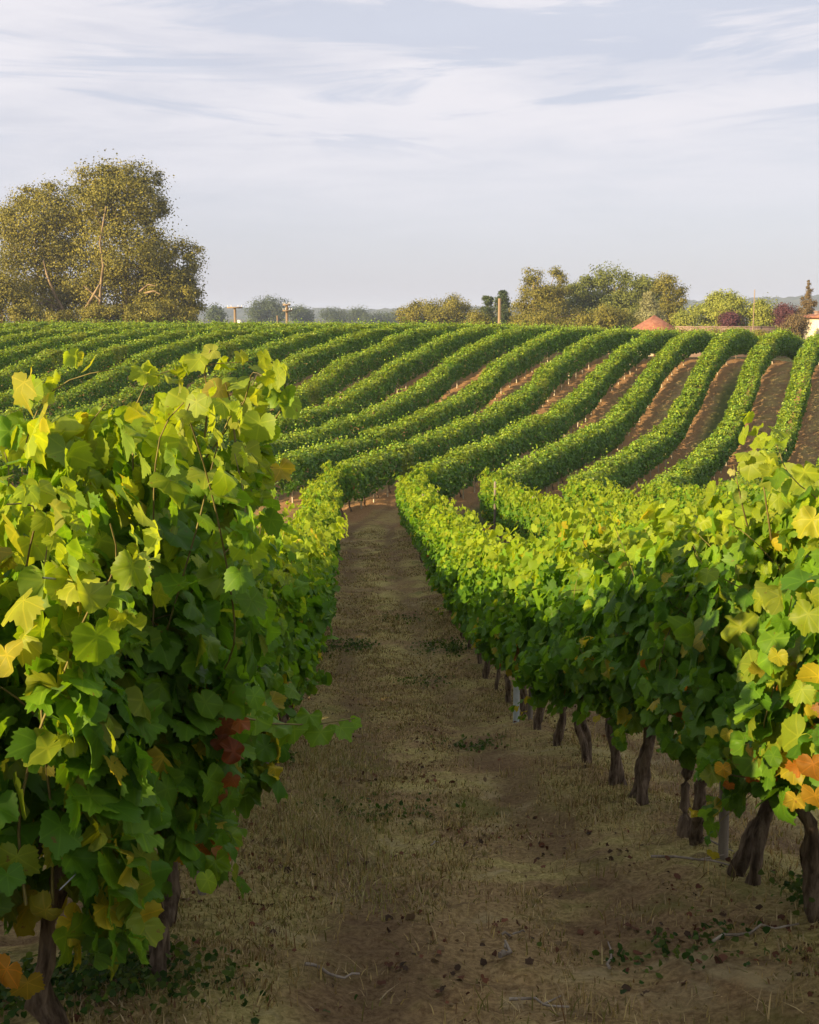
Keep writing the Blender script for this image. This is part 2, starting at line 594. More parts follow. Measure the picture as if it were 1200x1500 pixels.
def ground_material():
    m, nt, out = new_mat('vineyard_ground')
    tc = nt.nodes.new('ShaderNodeTexCoord')
    P = tc.outputs['Object']
    at = nt.nodes.new('ShaderNodeAttribute')
    at.attribute_name = 'tint'                     # r: bare strip under the vines, g: grassed lane, b: beyond the vineyard
    sp = nt.nodes.new('ShaderNodeSeparateColor')
    nt.links.new(at.outputs['Color'], sp.inputs[0])
    mp = nt.nodes.new('ShaderNodeMapping')
    mp.inputs['Scale'].default_value = (.62, .95, 1)
    nt.links.new(P, mp.inputs['Vector'])
    big = noise_node(nt, 1.1, 5, .6, mp.outputs[0], .5)
    mid = noise_node(nt, 4.2, 6, .65, mp.outputs[0], .4)
    fine = noise_node(nt, 38, 6, .7, P)
    grit = noise_node(nt, 140, 3, .6, P)
    soil = mixnode(nt, ramp_node(nt, fine, .3, .7), (.17, .108, .046), (.40, .285, .135))
    turf = mixnode(nt, ramp_node(nt, fine, .32, .68), (.24, .21, .060), (.53, .44, .175))
    near = mixnode(nt, ramp_node(nt, big, .40, .58), soil, turf)
    dark = math_node(nt, 'MULTIPLY', ramp_node(nt, mid, .54, .66), ramp_node(nt, grit, .3, .6, .4, 1))
    near = mixnode(nt, math_node(nt, 'MULTIPLY', dark, .7), near, (.072, .036, .022))
    ra = nt.nodes.new('ShaderNodeAttribute')
    ra.attribute_name = 'rut'
    near = mixnode(nt, math_node(nt, 'MULTIPLY', ra.outputs['Fac'], .8), near, mixnode(nt, ramp_node(nt, fine, .3, .7), (.095, .057, .029), (.22, .145, .075)))
    straw = ramp_node(nt, noise_node(nt, 2.3, 5, .6, mp.outputs[0], .8), .57, .72)
    near = mixnode(nt, math_node(nt, 'MULTIPLY', straw, .6), near, (.42, .35, .19))
    moss = ramp_node(nt, noise_node(nt, 1.6, 4, .6, P), .56, .70)
    near = mixnode(nt, math_node(nt, 'MULTIPLY', moss, .6), near, (.14, .145, .034))
    red = mixnode(nt, ramp_node(nt, fine, .3, .7), (.22, .120, .055), (.50, .295, .135))
    col = mixnode(nt, sp.outputs[0], near, red)
    grass = mixnode(nt, ramp_node(nt, fine, .3, .7), (.040, .070, .014), (.09, .12, .030))
    col = mixnode(nt, sp.outputs[1], col, grass)
    field = mixnode(nt, ramp_node(nt, noise_node(nt, .05, 4, .6, P), .4, .6), (.05, .06, .018), (.11, .10, .035))
    col = mixnode(nt, sp.outputs[2], col, field)
    pb = nt.nodes.new('ShaderNodeBsdfPrincipled')
    pb.inputs['Roughness'].default_value = .95
    pb.inputs['Specular IOR Level'].default_value = .1
    nt.links.new(col, pb.inputs['Base Color'])
    bp = nt.nodes.new('ShaderNodeBump')
    bp.inputs['Distance'].default_value = .02
    bp.inputs['Strength'].default_value = .9
    nt.links.new(math_node(nt, 'ADD', fine, math_node(nt, 'MULTIPLY', grit, .5)), bp.inputs['Height'])
    nt.links.new(bp.outputs[0], pb.inputs['Normal'])
    nt.links.new(pb.outputs[0], out.inputs['Surface'])
    return m


def axis(parts):
    return np.unique(np.concatenate([np.arange(a, b, s) for a, b, s in parts]).round(4))


def build_ground():
    xs = axis([(-3200, -400, 200), (-400, -60, 20), (-60, -30, 3), (-30, -3.2, .35), (-3.2, 4.4, .04), (4.4, 26, .3), (26, 60, 3), (60, 400, 20), (400, 3201, 200)])
    ys = axis([(-60, -10, 5), (-10, 2, .5), (2, 9, .04), (9, 16, .08), (16, 34, .2), (34, 72, .3), (72, 100, .7), (100, 200, 5), (200, 600, 25), (600, 4001, 200)])
    X, Y = np.meshgrid(xs, ys)
    Z = surf(X, Y)
    nx, ny = len(xs), len(ys)
    V = np.stack([X, Y, Z], -1).reshape(-1, 3)
    i = (np.arange(ny - 1)[:, None] * nx + np.arange(nx - 1)[None, :]).ravel()
    Fq = np.stack([i, i + 1, i + nx + 1, i + nx], -1)
    u = (X - ROW_A - row_shift(Y)) / (SPACE + .05 * sst(36, 44, Y))
    k = np.round(u)
    off = (u - k) * SPACE
    hill = sst(34, 37, Y)
    strip = (1 - sst(.42, .72, np.abs(off) + .22 * (vnoise(X * 2, Y * 2, 8) - .5)))
    lane = np.floor(u)
    lane_red = np.select([np.isin(lane, [0, 4, 5]), np.isin(lane, [2, 3])], [.45, .25], .35)
    rr = np.maximum(strip, lane_red * .8) * hill * (1 - sst(92, 98, Y))
    gg = np.isin(lane, [1, 3]) * (1 - sst(.35, .7, np.abs(u - lane - .62) * 2)) * hill * (1 - sst(60, 66, Y)) * .9
    bb = np.maximum(sst(80, 95, Y), 0)
    C = np.stack([rr, gg, bb], -1).reshape(-1, 3)
    g = Geo()
    g.add(V, Fq, C)
    o = g.build('ground', ground_material(), smooth=True)
    ra = o.data.attributes.new('rut', 'FLOAT', 'POINT')
    ra.data.foreach_set('value', rut(X, Y).astype(np.float32).ravel())
    tag(o, kind='structure')


build_ground()


def build_hills():
    """low wooded ridge on the horizon"""
    xs = np.arange(-1500, 1501, 7.0)
    ys = np.arange(1500, 2000, 12.0)
    X, Y = np.meshgrid(xs, ys)
    ridge = 8 + 13 * sst(150, 480, X) + 3.5 * np.sin(X * .011) + 5 * (vnoise(X * .006, X * 0 + 2, 21) - .5)
    prof = sst(1500, 1700, Y) * (1 - .5 * sst(1750, 2000, Y))
    Z = -7 + (ridge + 7) * prof
    Z += prof * (7.0 * (vnoise(X * .05, Y * .05, 22) - .4) + 4.5 * (vnoise(X * .13, Y * .13, 23) - .5))
    nx, ny = len(xs), len(ys)
    i = (np.arange(ny - 1)[:, None] * nx + np.arange(nx - 1)[None, :]).ravel()
    g = Geo()
    g.add(np.stack([X, Y, Z], -1).reshape(-1, 3), np.stack([i, i + 1, i + nx + 1, i + nx], -1))
    mt = solid_material('wooded_hill', (.025, .04, .018), (.075, .085, .035), .06, .95)
    tag(g.build('hills', mt), kind='structure')


build_hills()

# ------------------------------------------------------------------ vine foliage
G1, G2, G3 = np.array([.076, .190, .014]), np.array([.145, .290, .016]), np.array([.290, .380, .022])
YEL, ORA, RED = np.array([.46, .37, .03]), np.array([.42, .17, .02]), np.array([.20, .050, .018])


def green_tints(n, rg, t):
    """t in 0..1 runs from old dark leaves to young yellow-green ones; it also paints sunlit row tops"""
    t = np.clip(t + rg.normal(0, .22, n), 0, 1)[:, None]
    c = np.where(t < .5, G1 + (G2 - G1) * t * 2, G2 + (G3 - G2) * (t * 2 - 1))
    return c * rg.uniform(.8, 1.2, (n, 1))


def vine_canopy(rg, L, h0, h1, w, shoots, fill, size, level, yellow=.03, wild=.5, top_yellow=.0):
    """leaves and canes of one trellised vine; local x across the row, y along it, z up"""
    P, N_, T, S, C, canes = [], [], [], [], [], []
    for s in range(shoots):
        p = np.array([rg.normal(0, .05), rg.uniform(-L / 2, L / 2), rg.normal(.72, .07)])
        side = rg.choice([-1, 1])
        d = np.array([side * abs(rg.normal(.12, .10)), rg.normal(0, .18), 1.0])
        flop = rg.random() < .38
        steps = int(rg.integers(15, 23))
        st = (h1 - .70) / 17 * rg.uniform(.9, 1.08 + .25 * wild)
        line = [p.copy()]
        for i in range(steps):
            if flop and i > 4:
                d += np.array([side * .10, 0, -.14 * rg.random()])
            d += rg.normal(0, .09, 3) * np.array([1, 1, .4])
            lim = w * (1.0 + .25 * wild)
            if abs(p[0]) > lim and d[0] * p[0] > 0:
                d[0] *= -.2
            if p[2] > h1 * (1 + .04 * wild):
                d[2] = min(d[2], .1)
                d[0] += side * .3
            if p[2] < h0 + .12:
                d[2] = abs(d[2]) * .3
            d = d / np.linalg.norm(d)
            p = p + d * st
            line.append(p.copy())
            q = 1.0 - .55 * max(0, (i / steps - .6) / .4)
            for r in range(2 if rg.random() < .75 else 1):
                o = np.array([math.copysign(abs(rg.normal(.6, .5)), p[0] + side * .05), rg.normal(0, .6), rg.normal(.15, .4)])
                o = o / np.linalg.norm(o)
                P.append(p + o * size * rg.uniform(.6, 1.3))
                N_.append(np.array([o[0] * .9, o[1] * .4, .55]) + rg.normal(0, .38, 3))
                T.append(np.array([o[0] * .5, o[1] * .5, -.8]) + rg.normal(0, .35, 3))
                S.append(size * q * rg.uniform(.7, 1.15))
                C.append(i / steps)
        ln_ = np.array(line)
        for _ in range(3):
            ln_[1:-1] = (ln_[:-2] + 2 * ln_[1:-1] + ln_[2:]) / 4
        canes.append((ln_, flop))
    P, N_, T, S, C = np.array(P), np.array(N_), np.array(T), np.array(S), np.array(C)
    n = fill
    z = h0 + (h1 - h0) * rg.beta(1.15, 1.1, n)
    rel = (z - h0) / (h1 - h0)
    prof = w * (.55 + .45 * np.sin(np.clip(rel * 1.15 + .12, 0, 1) * np.pi))
    sd = rg.choice([-1, 1], n)
    x = sd * prof * rg.uniform(.35, 1.08, n)
    y = rg.uniform(-L / 2 - .04, L / 2 + .04, n)
    lump = .09 * (vnoise(y * 3.1 + 40, z * 3.3, int(rg.integers(1000))) - .5)
    P = np.concatenate([P, np.stack([x + sd * lump, y, z], -1)])
    N_ = np.concatenate([N_, np.stack([sd * .85, np.zeros(n), np.full(n, .45)], -1) + rg.normal(0, .36, (n, 3))])
    T = np.concatenate([T, np.stack([sd * .35, np.zeros(n), np.full(n, -.9)], -1) + rg.normal(0, .38, (n, 3))])
    S = np.concatenate([S, size * rg.uniform(.7, 1.2, n)])
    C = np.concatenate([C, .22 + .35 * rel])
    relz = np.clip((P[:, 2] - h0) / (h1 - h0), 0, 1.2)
    col = green_tints(len(P), rg, .10 + .26 * C + .62 * np.clip(relz - .60, 0, 1) / .40)  # upper leaves yellower: young growth plus sunlit gold put into the tint
    pick = rg.random(len(P))
    low = np.clip(1 - relz / .45, 0, 1)
    ym = pick < yellow * (.35 + 2.6 * low)
    col[ym] = (YEL * rg.uniform(.7, 1.15, (ym.sum(), 1)) * .8 + .2 * G3)
    om = pick > 1 - yellow * .35 * low
    col[om] = ORA * rg.uniform(.6, 1.1, (om.sum(), 1))
    if top_yellow:
        tm = rg.random(len(P)) < top_yellow
        col[tm] = .5 * col[tm] + .5 * np.array([.30, .30, .025])
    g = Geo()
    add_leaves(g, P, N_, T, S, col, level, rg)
    return g, canes


def cane_geo(canes, seg=4, r0=.0045):
    g = Geo()
    for line, _ in canes:
        tube(g, line, np.linspace(r0, r0 * .35, len(line)), seg, cap=False)
    return g


def trunk_geo(rg, h=.72, r=.023, twin=False, lean=None):
    g = Geo()
    stems = [(0.0, lean if lean is not None else rg.normal(0, .10))]
    if twin:
        stems.append((rg.uniform(.10, .18), rg.normal(-.05, .10)))
    for oy, ln in stems:
        n = 15
        t = np.linspace(0, 1, n)
        wx = np.cumsum(rg.normal(0, .012, n))
        wy = np.cumsum(rg.normal(0, .014, n))
        pts = np.stack([wx + .03 * np.sin(t * 5 + rg.uniform(0, 6)), oy + wy + ln * t, -.12 + t * (h + .12)], -1)
        rad = r * rg.uniform(.8, 1.15) * (1.35 - .55 * t + .5 * np.exp(-t * 9)) * (1 + .10 * np.sin(t * 13 + rg.uniform(0, 6)) + rg.normal(0, .08, n))
        rad[-3:] *= [1.15, 1.3, 1.1]
        tube(g, pts, rad, 13, wob=.16, rg=rg)
        top = pts[-1]
        for s in (-1, 1):          # gnarled cordon arms
            m_ = 6
            q = np.linspace(0, 1, m_)
            arm = np.stack([top[0] + rg.normal(0, .012, m_).cumsum(), top[1] + s * q * rg.uniform(.28, .45), top[2] - .02 + .07 * q + rg.normal(0, .01, m_)], -1)
            tube(g, arm, r * (.72 - .42 * q), 7, wob=.12, rg=rg)
    return g


# hi-detail pools are made per near vine; farther vines share meshes from these pools
POOL = {}


def pool(kind, count, fn):
    POOL[kind] = [fn(np.random.default_rng(900 + 17 * i + hash_name(kind))) for i in range(count)]


def hash_name(s):
    return sum(ord(c) * (i + 3) for i, c in enumerate(s)) % 4000


pool('trunk', 5, lambda r: trunk_geo(r).mesh('trunk', M['bark'], True))
pool('twin', 4, lambda r: trunk_geo(r, twin=True).mesh('trunk', M['bark'], True))
pool('mid', 6, lambda r: vine_canopy(r, 1.08, .55, 1.72, .34, 14, 820, .078, 2, .03)[0].mesh('foliage', M['leaf']))
pool('low', 6, lambda r: vine_canopy(r, 1.08, .52, 1.60, .33, 11, 640, .080, 1, .012, top_yellow=.12)[0].mesh('foliage', M['leaf']))


def slope_at(k, y):
    return math.atan2(float(row_x(k, y + .2) - row_x(k, y - .2)), .4)


VINE_GROUP = {-1: 'grapevines in the second row left of the lane', 0: 'grapevines in the row left of the lane', 1: 'grapevines in the row right of the lane',
              2: 'grapevines in the second row right of the lane', 3: 'grapevines in the third row right of the lane',
              4: 'grapevines in the fourth row right of the lane', 5: 'grapevines in the fifth row right of the lane'}


def place_vine(k, y, label, fol_mesh, trunk_mesh, canes=None, scale=1.0, dx=0.0):
    x = float(row_x(k, y)) + dx
    e = empty('grapevine', (x, y, float(surf(x, y))), -slope_at(k, y))
    tag(e, label, 'grapevine', VINE_GROUP[k])
    t = link(bpy.data.objects.new('trunk', trunk_mesh), e)
    f = link(bpy.data.objects.new('foliage', fol_mesh), e)
    f.scale = (1, 1, scale)
    if random.random() < .5 and fol_mesh.users > 1:
        f.rotation_euler = (0, 0, math.pi)
    if canes is not None:
        link(bpy.data.objects.new('cane', canes), e)
    return e


def near_row(k, ys, specs):
    """the closest vines get their own hi-detail leaves; others share pool meshes"""
    for i, y in enumerate(ys):
        rg = np.random.default_rng(5000 + 100 * k + i)
        side = {0: 'left of the lane', 1: 'right of the lane'}.get(k)
        if i < len(specs):
            sp = specs[i]
            g, canes = vine_canopy(rg, *sp['dim'], **sp['kw'])
            fm = g.mesh('foliage', M['leaf_near'])
            cm = cane_geo(canes).mesh('cane', M['cane'])
            tm = trunk_geo(rg, r=.022 if k == 0 else .025, twin=sp.get('twin', False)).mesh('trunk', M['bark'], True)
            place_vine(k, y, sp['label'], fm, tm, cm, dx=sp.get('dx', 0.0))
        else:
            kind = 'mid' if y < 21 else 'low'
            fm = random.choice(POOL[kind])
            tm = random.choice(POOL['twin'] if random.random() < .75 else POOL['trunk'])
            place_vine(k, y, ORD[i] + ' grapevine from the camera in the row ' + side, fm, tm, None, random.uniform(.95, 1.05) * (1.03 if y < 12 else 1.0))


A_Y = [2.95, 3.62, 4.40, 5.30, 6.25, 7.25] + [8.3 + 1.05 * i for i in range(28)]
B_Y = [3.35, 4.34, 4.95, 5.75, 6.75, 7.55] + [8.6 + 1.05 * i for i in range(28)]
A_SPEC = [
    dict(dx=-.12, dim=(.80, .46, 1.58, .28), kw=dict(shoots=15, fill=752, size=.072, level=3, yellow=.055, wild=.5, top_yellow=.10), label='closest grapevine at the left edge, tall, with sunlit yellow-green leaves'),
    dict(dx=-.03, dim=(1.0, .60, 1.94, .32), kw=dict(shoots=17, fill=980, size=.072, level=3, yellow=.04, wild=.5, top_yellow=.06), label='tall leafy grapevine left of the lane with yellow lower leaves and bare trunk', twin=True),
    dict(dx=-.06, dim=(1.0, .64, 1.86, .27), kw=dict(shoots=16, fill=980, size=.072, level=3, yellow=.03, wild=.5, top_yellow=.12), label='grapevine left of the lane carrying the dry red-brown leaves'),
    dict(dx=-.08, dim=(.98, .60, 1.62, .26), kw=dict(shoots=15, fill=980, size=.072, level=3, yellow=.04, wild=.7), label='fourth grapevine from the camera in the row left of the lane'),
    dict(dx=-.06, dim=(1.05, .56, 1.60, .28), kw=dict(shoots=14, fill=980, size=.072, level=3, yellow=.03, wild=.5), label='fifth grapevine from the camera in the row left of the lane'),
    dict(dx=-.04, dim=(1.08, .54, 1.60, .30), kw=dict(shoots=14, fill=784, size=.076, level=2, yellow=.03, wild=.5), label='sixth grapevine from the camera in the row left of the lane'),
]
B_SPEC = [
    dict(dim=(1.10, .60, 1.70, .40), kw=dict(shoots=16, fill=980, size=.072, level=3, yellow=.09, wild=.35, top_yellow=.22), label='closest grapevine at the right edge with golden sunlit leaves', twin=False),
    dict(dim=(.85, .62, 1.70, .40), kw=dict(shoots=14, fill=752, size=.072, level=3, yellow=.06, wild=.35, top_yellow=.1), label='grapevine near the right edge with orange and yellow leaves over its trunk'),
    dict(dim=(.85, .64, 1.76, .38), kw=dict(shoots=13, fill=752, size=.072, level=3, yellow=.06, wild=.35), label='third grapevine from the camera in the row right of the lane', twin=True),
    dict(dim=(.98, .66, 1.70, .37), kw=dict(shoots=14, fill=910, size=.072, level=3, yellow=.04, wild=.5), label='fourth grapevine from the camera in the row right of the lane', twin=True),
    dict(dim=(1.0, .66, 1.66, .36), kw=dict(shoots=14, fill=837, size=.074, level=3, yellow=.03, wild=.4), label='fifth grapevine from the camera in the row right of the lane', twin=True),
    dict(dim=(1.05, .66, 1.64, .36), kw=dict(shoots=14, fill=784, size=.076, level=2, yellow=.03, wild=.4), label='sixth grapevine from the camera in the row right of the lane', twin=True),
]
near_row(0, A_Y, A_SPEC)
near_row(1, B_Y, B_SPEC)

for i, y in enumerate(np.arange(2.2, 36.5, 1.08)):      # next row to the left, which keeps the low sun off the lane
    place_vine(-1, float(y), ORD[i] + ' grapevine from the camera in the second row left of the lane', random.choice(POOL['mid' if y < 15 else 'low']),
               random.choice(POOL['trunk']), None, random.uniform(.97, 1.06) * (1.04 if y > 15 else 1))

ROWNAME = {2: 'second', 3: 'third', 4: 'fourth', 5: 'fifth'}
for k, y0 in ((2, 11.5), (3, 19.0), (4, 23.0), (5, 27.0)):
    ys = np.arange(36.9, y0, -1.06)
    for i, y in enumerate(ys):
        fm = random.choice(POOL['mid' if y < 18 else 'low'])
        place_vine(k, float(y), ORD[i] + ' grapevine from the valley end of the ' + ROWNAME[k] + ' row right of the lane', fm,
                   random.choice(POOL['trunk']), None, random.uniform(.95, 1.06) * (1.13 if y < 25 and k == 2 else 1.0))

# ------------------------------------------------------------------ hillside rows
VIEW_L = -.372


def hill_row(k, label, y0, y1):
    rg = np.random.default_rng(300 + k)
    e = empty('vine_row', (float(row_x(k, y0)), y0, float(ground_z(row_x(k, y0), y0))))
    tag(e, label, 'vine row', 'clipped vine rows on the hillside')
    org = np.array(e.location)
    n = int((y1 - y0) * 1.12 * 900)
    y = rg.uniform(y0, y1, n)
    cx = row_x(k, y)
    sl = (row_x(k, y + .1) - row_x(k, y - .1)) / .2
    # per-vine irregularity: height steps, thickness lumps and a few gaps
    vid = np.floor(y / 1.0)
    hgt = 1.64 + .10 * (vnoise(vid * .71, vid * 0 + k, 31) - .5) + .18 * (vnoise(y * 1.4, y * 0 + k * 3.3, 32) - .5) + .30 * (vnoise(y * 4.0, y * 0 + k * 5.3, 33) - .5)
    gap = (vnoise(y * .9, y * 0 + 7.1 * k, 37) < .10) & (rg.random(n) < .8)
    half = .42 + .10 * (vnoise(y * 1.8, y * 0 + k * 9.1, 34) - .5)
    h0 = .53 + .12 * (vnoise(y * 2.3, y * 0 + k * 2.1, 35) - .5)
    u = rg.random(n)
    # shell of leaves: top (25 %), two faces (37 % each), some inside
    top = u < .24
    sd = np.where(rg.random(n) < .5, -1.0, 1.0)
    rel = rg.random(n)
    z = np.where(top, hgt - np.abs(rg.normal(0, .05, n)), h0 + (hgt - h0) * rel)
    xo = np.where(top, half * rg.uniform(-1, 1, n), sd * half * (rg.uniform(.72, 1.06, n)))
    xo = np.where(~top & (rel > .86), xo * (1 - (rel - .86) * 1.6), xo)
    xo = np.where(top, xo, xo * (.62 + .38 * sst(0, .40, rel)))
    lump = .20 * (vnoise(y * 3.7, z * 3.4 + 50 * k, 36) - .5)
    xo = xo + np.where(top, 0, sd * lump)
    across = norm(np.stack([np.ones(n), -sl, np.zeros(n)], -1))
    P = np.stack([cx, y, ground_z(cx, y) + z], -1) + across * xo[:, None]
    N_ = np.where(top[:, None], np.array([0, 0, 1.2]) + across * (xo / half)[:, None] * .5, across * sd[:, None] * .9 + np.array([0, 0, .45])) + rg.normal(0, .40, (n, 3))
    T = np.where(top[:, None], rg.normal(0, 1, (n, 3)), np.array([0, 0, -1.0]) + rg.normal(0, .45, (n, 3)))
    S = .080 * rg.uniform(.8, 1.3, n)
    t = .12 + .72 * sst(1.30, 1.62, z) + .02 * rg.normal(0, 1, n) + .35 * (vnoise(vid * 1.31, vid * 0 + k * 4.7, 38) - .5)  # yellow tops, dark faces: young leaves plus sun and shade painted in
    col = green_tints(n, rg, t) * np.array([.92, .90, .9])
    sick = vnoise(vid * 2.17 + k * 5.9, vid * 0 + k, 39) > .955
    col[sick] = .5 * col[sick] + .5 * np.array([.26, .28, .025])
    ok = ~gap
    # young shoots standing out of the top
    m_ = int((y1 - y0) * 16)
    ys = rg.uniform(y0, y1, m_)
    g = Geo()
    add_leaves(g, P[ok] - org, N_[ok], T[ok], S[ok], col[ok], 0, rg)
    sx = row_x(k, ys) + rg.normal(0, .12, m_)
    sh = np.abs(rg.normal(0, .19, m_))
    for r in range(3):
        Ps = np.stack([sx + rg.normal(0, .03, m_), ys + rg.normal(0, .03, m_), ground_z(sx, ys) + 1.62 + sh * (r + 1) / 3], -1)
        add_leaves(g, Ps - org, rg.normal(0, .6, (m_, 3)) + np.array([0, -.2, .5]), rg.normal(0, 1, (m_, 3)), .065 * rg.uniform(.7, 1.1, m_), green_tints(m_, rg, np.full(m_, .75)), 0, rg)
    g.build('foliage', M['hedge_leaf'], e)
    return e, org


HILL_LABEL = {
    0: 'hillside vine row continuing the row left of the lane',
    1: 'hillside vine row continuing the row right of the lane',
    2: 'hillside vine row continuing the second row right of the lane',
    3: 'hillside vine row continuing the third row right of the lane, red soil beneath',
    4: 'hillside vine row between dark grassed lane and brown lane near the right edge',
    5: 'steep sunlit hillside vine row at the right edge of the photo',
    6: 'hillside vine row just beyond the right edge, behind the golden vine',
}
STAKE_ROW = {0: 'the hillside row continuing the left lane row', 1: 'the hillside row continuing the right lane row',
             2: 'the second hillside row right of the lane', 3: 'the third hillside row right of the lane',
             4: 'the fourth hillside row right of the lane', 5: 'the steep hillside row at the right edge'}


def make_stake():
    g = Geo()
    z = np.array([-.15, 0, .40, .62, .72, .75])
    tube(g, np.stack([0 * z, 0 * z, z], -1), [.028, .028, .027, .026, .020, .006], 6)
    return g.mesh('stake', M['stake_wood'])


stake_mesh = make_stake()
hill_trunk = [trunk_geo(np.random.default_rng(60 + i), h=.55, r=.024).mesh('trunk', M['bark'], True) for i in range(3)]

for k in range(-15, 7):
    yy = np.linspace(37.4, 75, 800)
    vis = yy[row_x(k, yy) / yy > VIEW_L - .05]
    y0 = float(vis[0]) if len(vis) else 70.0
    y1 = 88.0 if k > 0 else 84.0
    if k < 0:
        lab = ('hillside vine row next left of the row ending the left side of the lane' if k == -1 else
               ORD[-k - 1] + ' hillside vine row to the left of the row that ends at the lane')
    else:
        lab = HILL_LABEL[k]
    e, org = hill_row(k, lab, y0, y1)
    if k >= -3:
        for i, y in enumerate(np.arange(max(y0, 37.8), 47 if k < 3 else 41, 1.1)):
            x = float(row_x(k, y))
            t = link(bpy.data.objects.new('trunk', random.choice(hill_trunk)), e)
            t.location = (x - org[0], y - org[1], float(surf(x, y)) - org[2])
            t.rotation_euler = (0, 0, random.uniform(-.4, .4))
    if -4 <= k <= 5:
        for i, y in enumerate(np.arange(38.3 + (k % 3) * .3, 66.0 if k > -2 else 60, 1.12)):
            if k < -1 and y < 46:
                continue
            yj = float(y + random.uniform(-.12, .12))
            x = float(row_x(k, yj)) + .10
            o = link(bpy.data.objects.new('vine_stake', stake_mesh))
            o.location = (x, yj, float(surf(x, yj)))
            o.rotation_euler = (random.gauss(0, .04), random.gauss(0, .04), random.uniform(0, 3))
            o.scale = (1, 1, random.uniform(.75, 1.05))
            tag(o, 'pale wooden stake under ' + (STAKE_ROW[k] if k >= 0 else 'the ' + ORD[-k - 1] + ' hillside row left of the lane'),
                'stake', 'pale stakes under hillside vines')

# ------------------------------------------------------------------ lane: grass, litter, weeds, twigs
def on_ground(px, py):
    """the point of the ground seen in a given direction from the lane"""
    d = 3.0
    for d in np.arange(1.5, 60, .01):
        if -d * math.tan(PITCH + math.atan((py - 750) / F_PX)) < float(ground_z(0, d)):
            break
    az = d * math.cos(PITCH) - float(ground_z(0, d)) * math.sin(PITCH)
    x = (px - 600) / F_PX * az
    return x, d, float(surf(x, d))


def at_px(px, py, d):
    """the point at ground distance d seen in a given direction"""
    z = -d * math.tan(PITCH + math.atan((py - 750) / F_PX))
    return np.array([(px - 600) / F_PX * (d * math.cos(PITCH) - z * math.sin(PITCH)), d, z])


def add_blades(g, x, y, h, w, col, rg, lean=.5):
    n = len(x)
    a = rg.uniform(0, 6.283, n)
    la = rg.uniform(0, 6.283, n)
    ln = np.abs(rg.normal(0, lean, n)) * h
    b = np.stack([np.cos(a), np.sin(a), 0 * a], -1) * (w / 2)[:, None]
    p0 = np.stack([x, y, surf(x, y) - .01], -1)
    dl = np.stack([np.cos(la) * ln, np.sin(la) * ln, np.sqrt(np.maximum(h ** 2 - ln ** 2 * .6, 1e-5))], -1)
    p1 = p0 + dl * np.array([.40, .40, .62])
    p2 = p0 + dl
    V = np.stack([p0 - b, p0 + b, p1 + b * .8, p1 - b * .8, p2], 1)
    k = (np.arange(n) * 5)[:, None]
    g.add(V.reshape(-1, 3), k + np.array([[0, 1, 2, 3]]), np.repeat(col, 5, 0))
    g.f.append(np.concatenate([k + np.array([[3, 2, 4]])]) + g.n - n * 5)


def palette_mix(rg, n, cols, p):
    c = np.array(cols)[rg.choice(len(cols), n, p=p)]
    return c * rg.uniform(.7, 1.25, (n, 1))


TAN, STRAW, OLV, GRN, BRN = (.30, .23, .11), (.46, .37, .19), (.16, .15, .045), (.080, .13, .025), (.16, .092, .045)


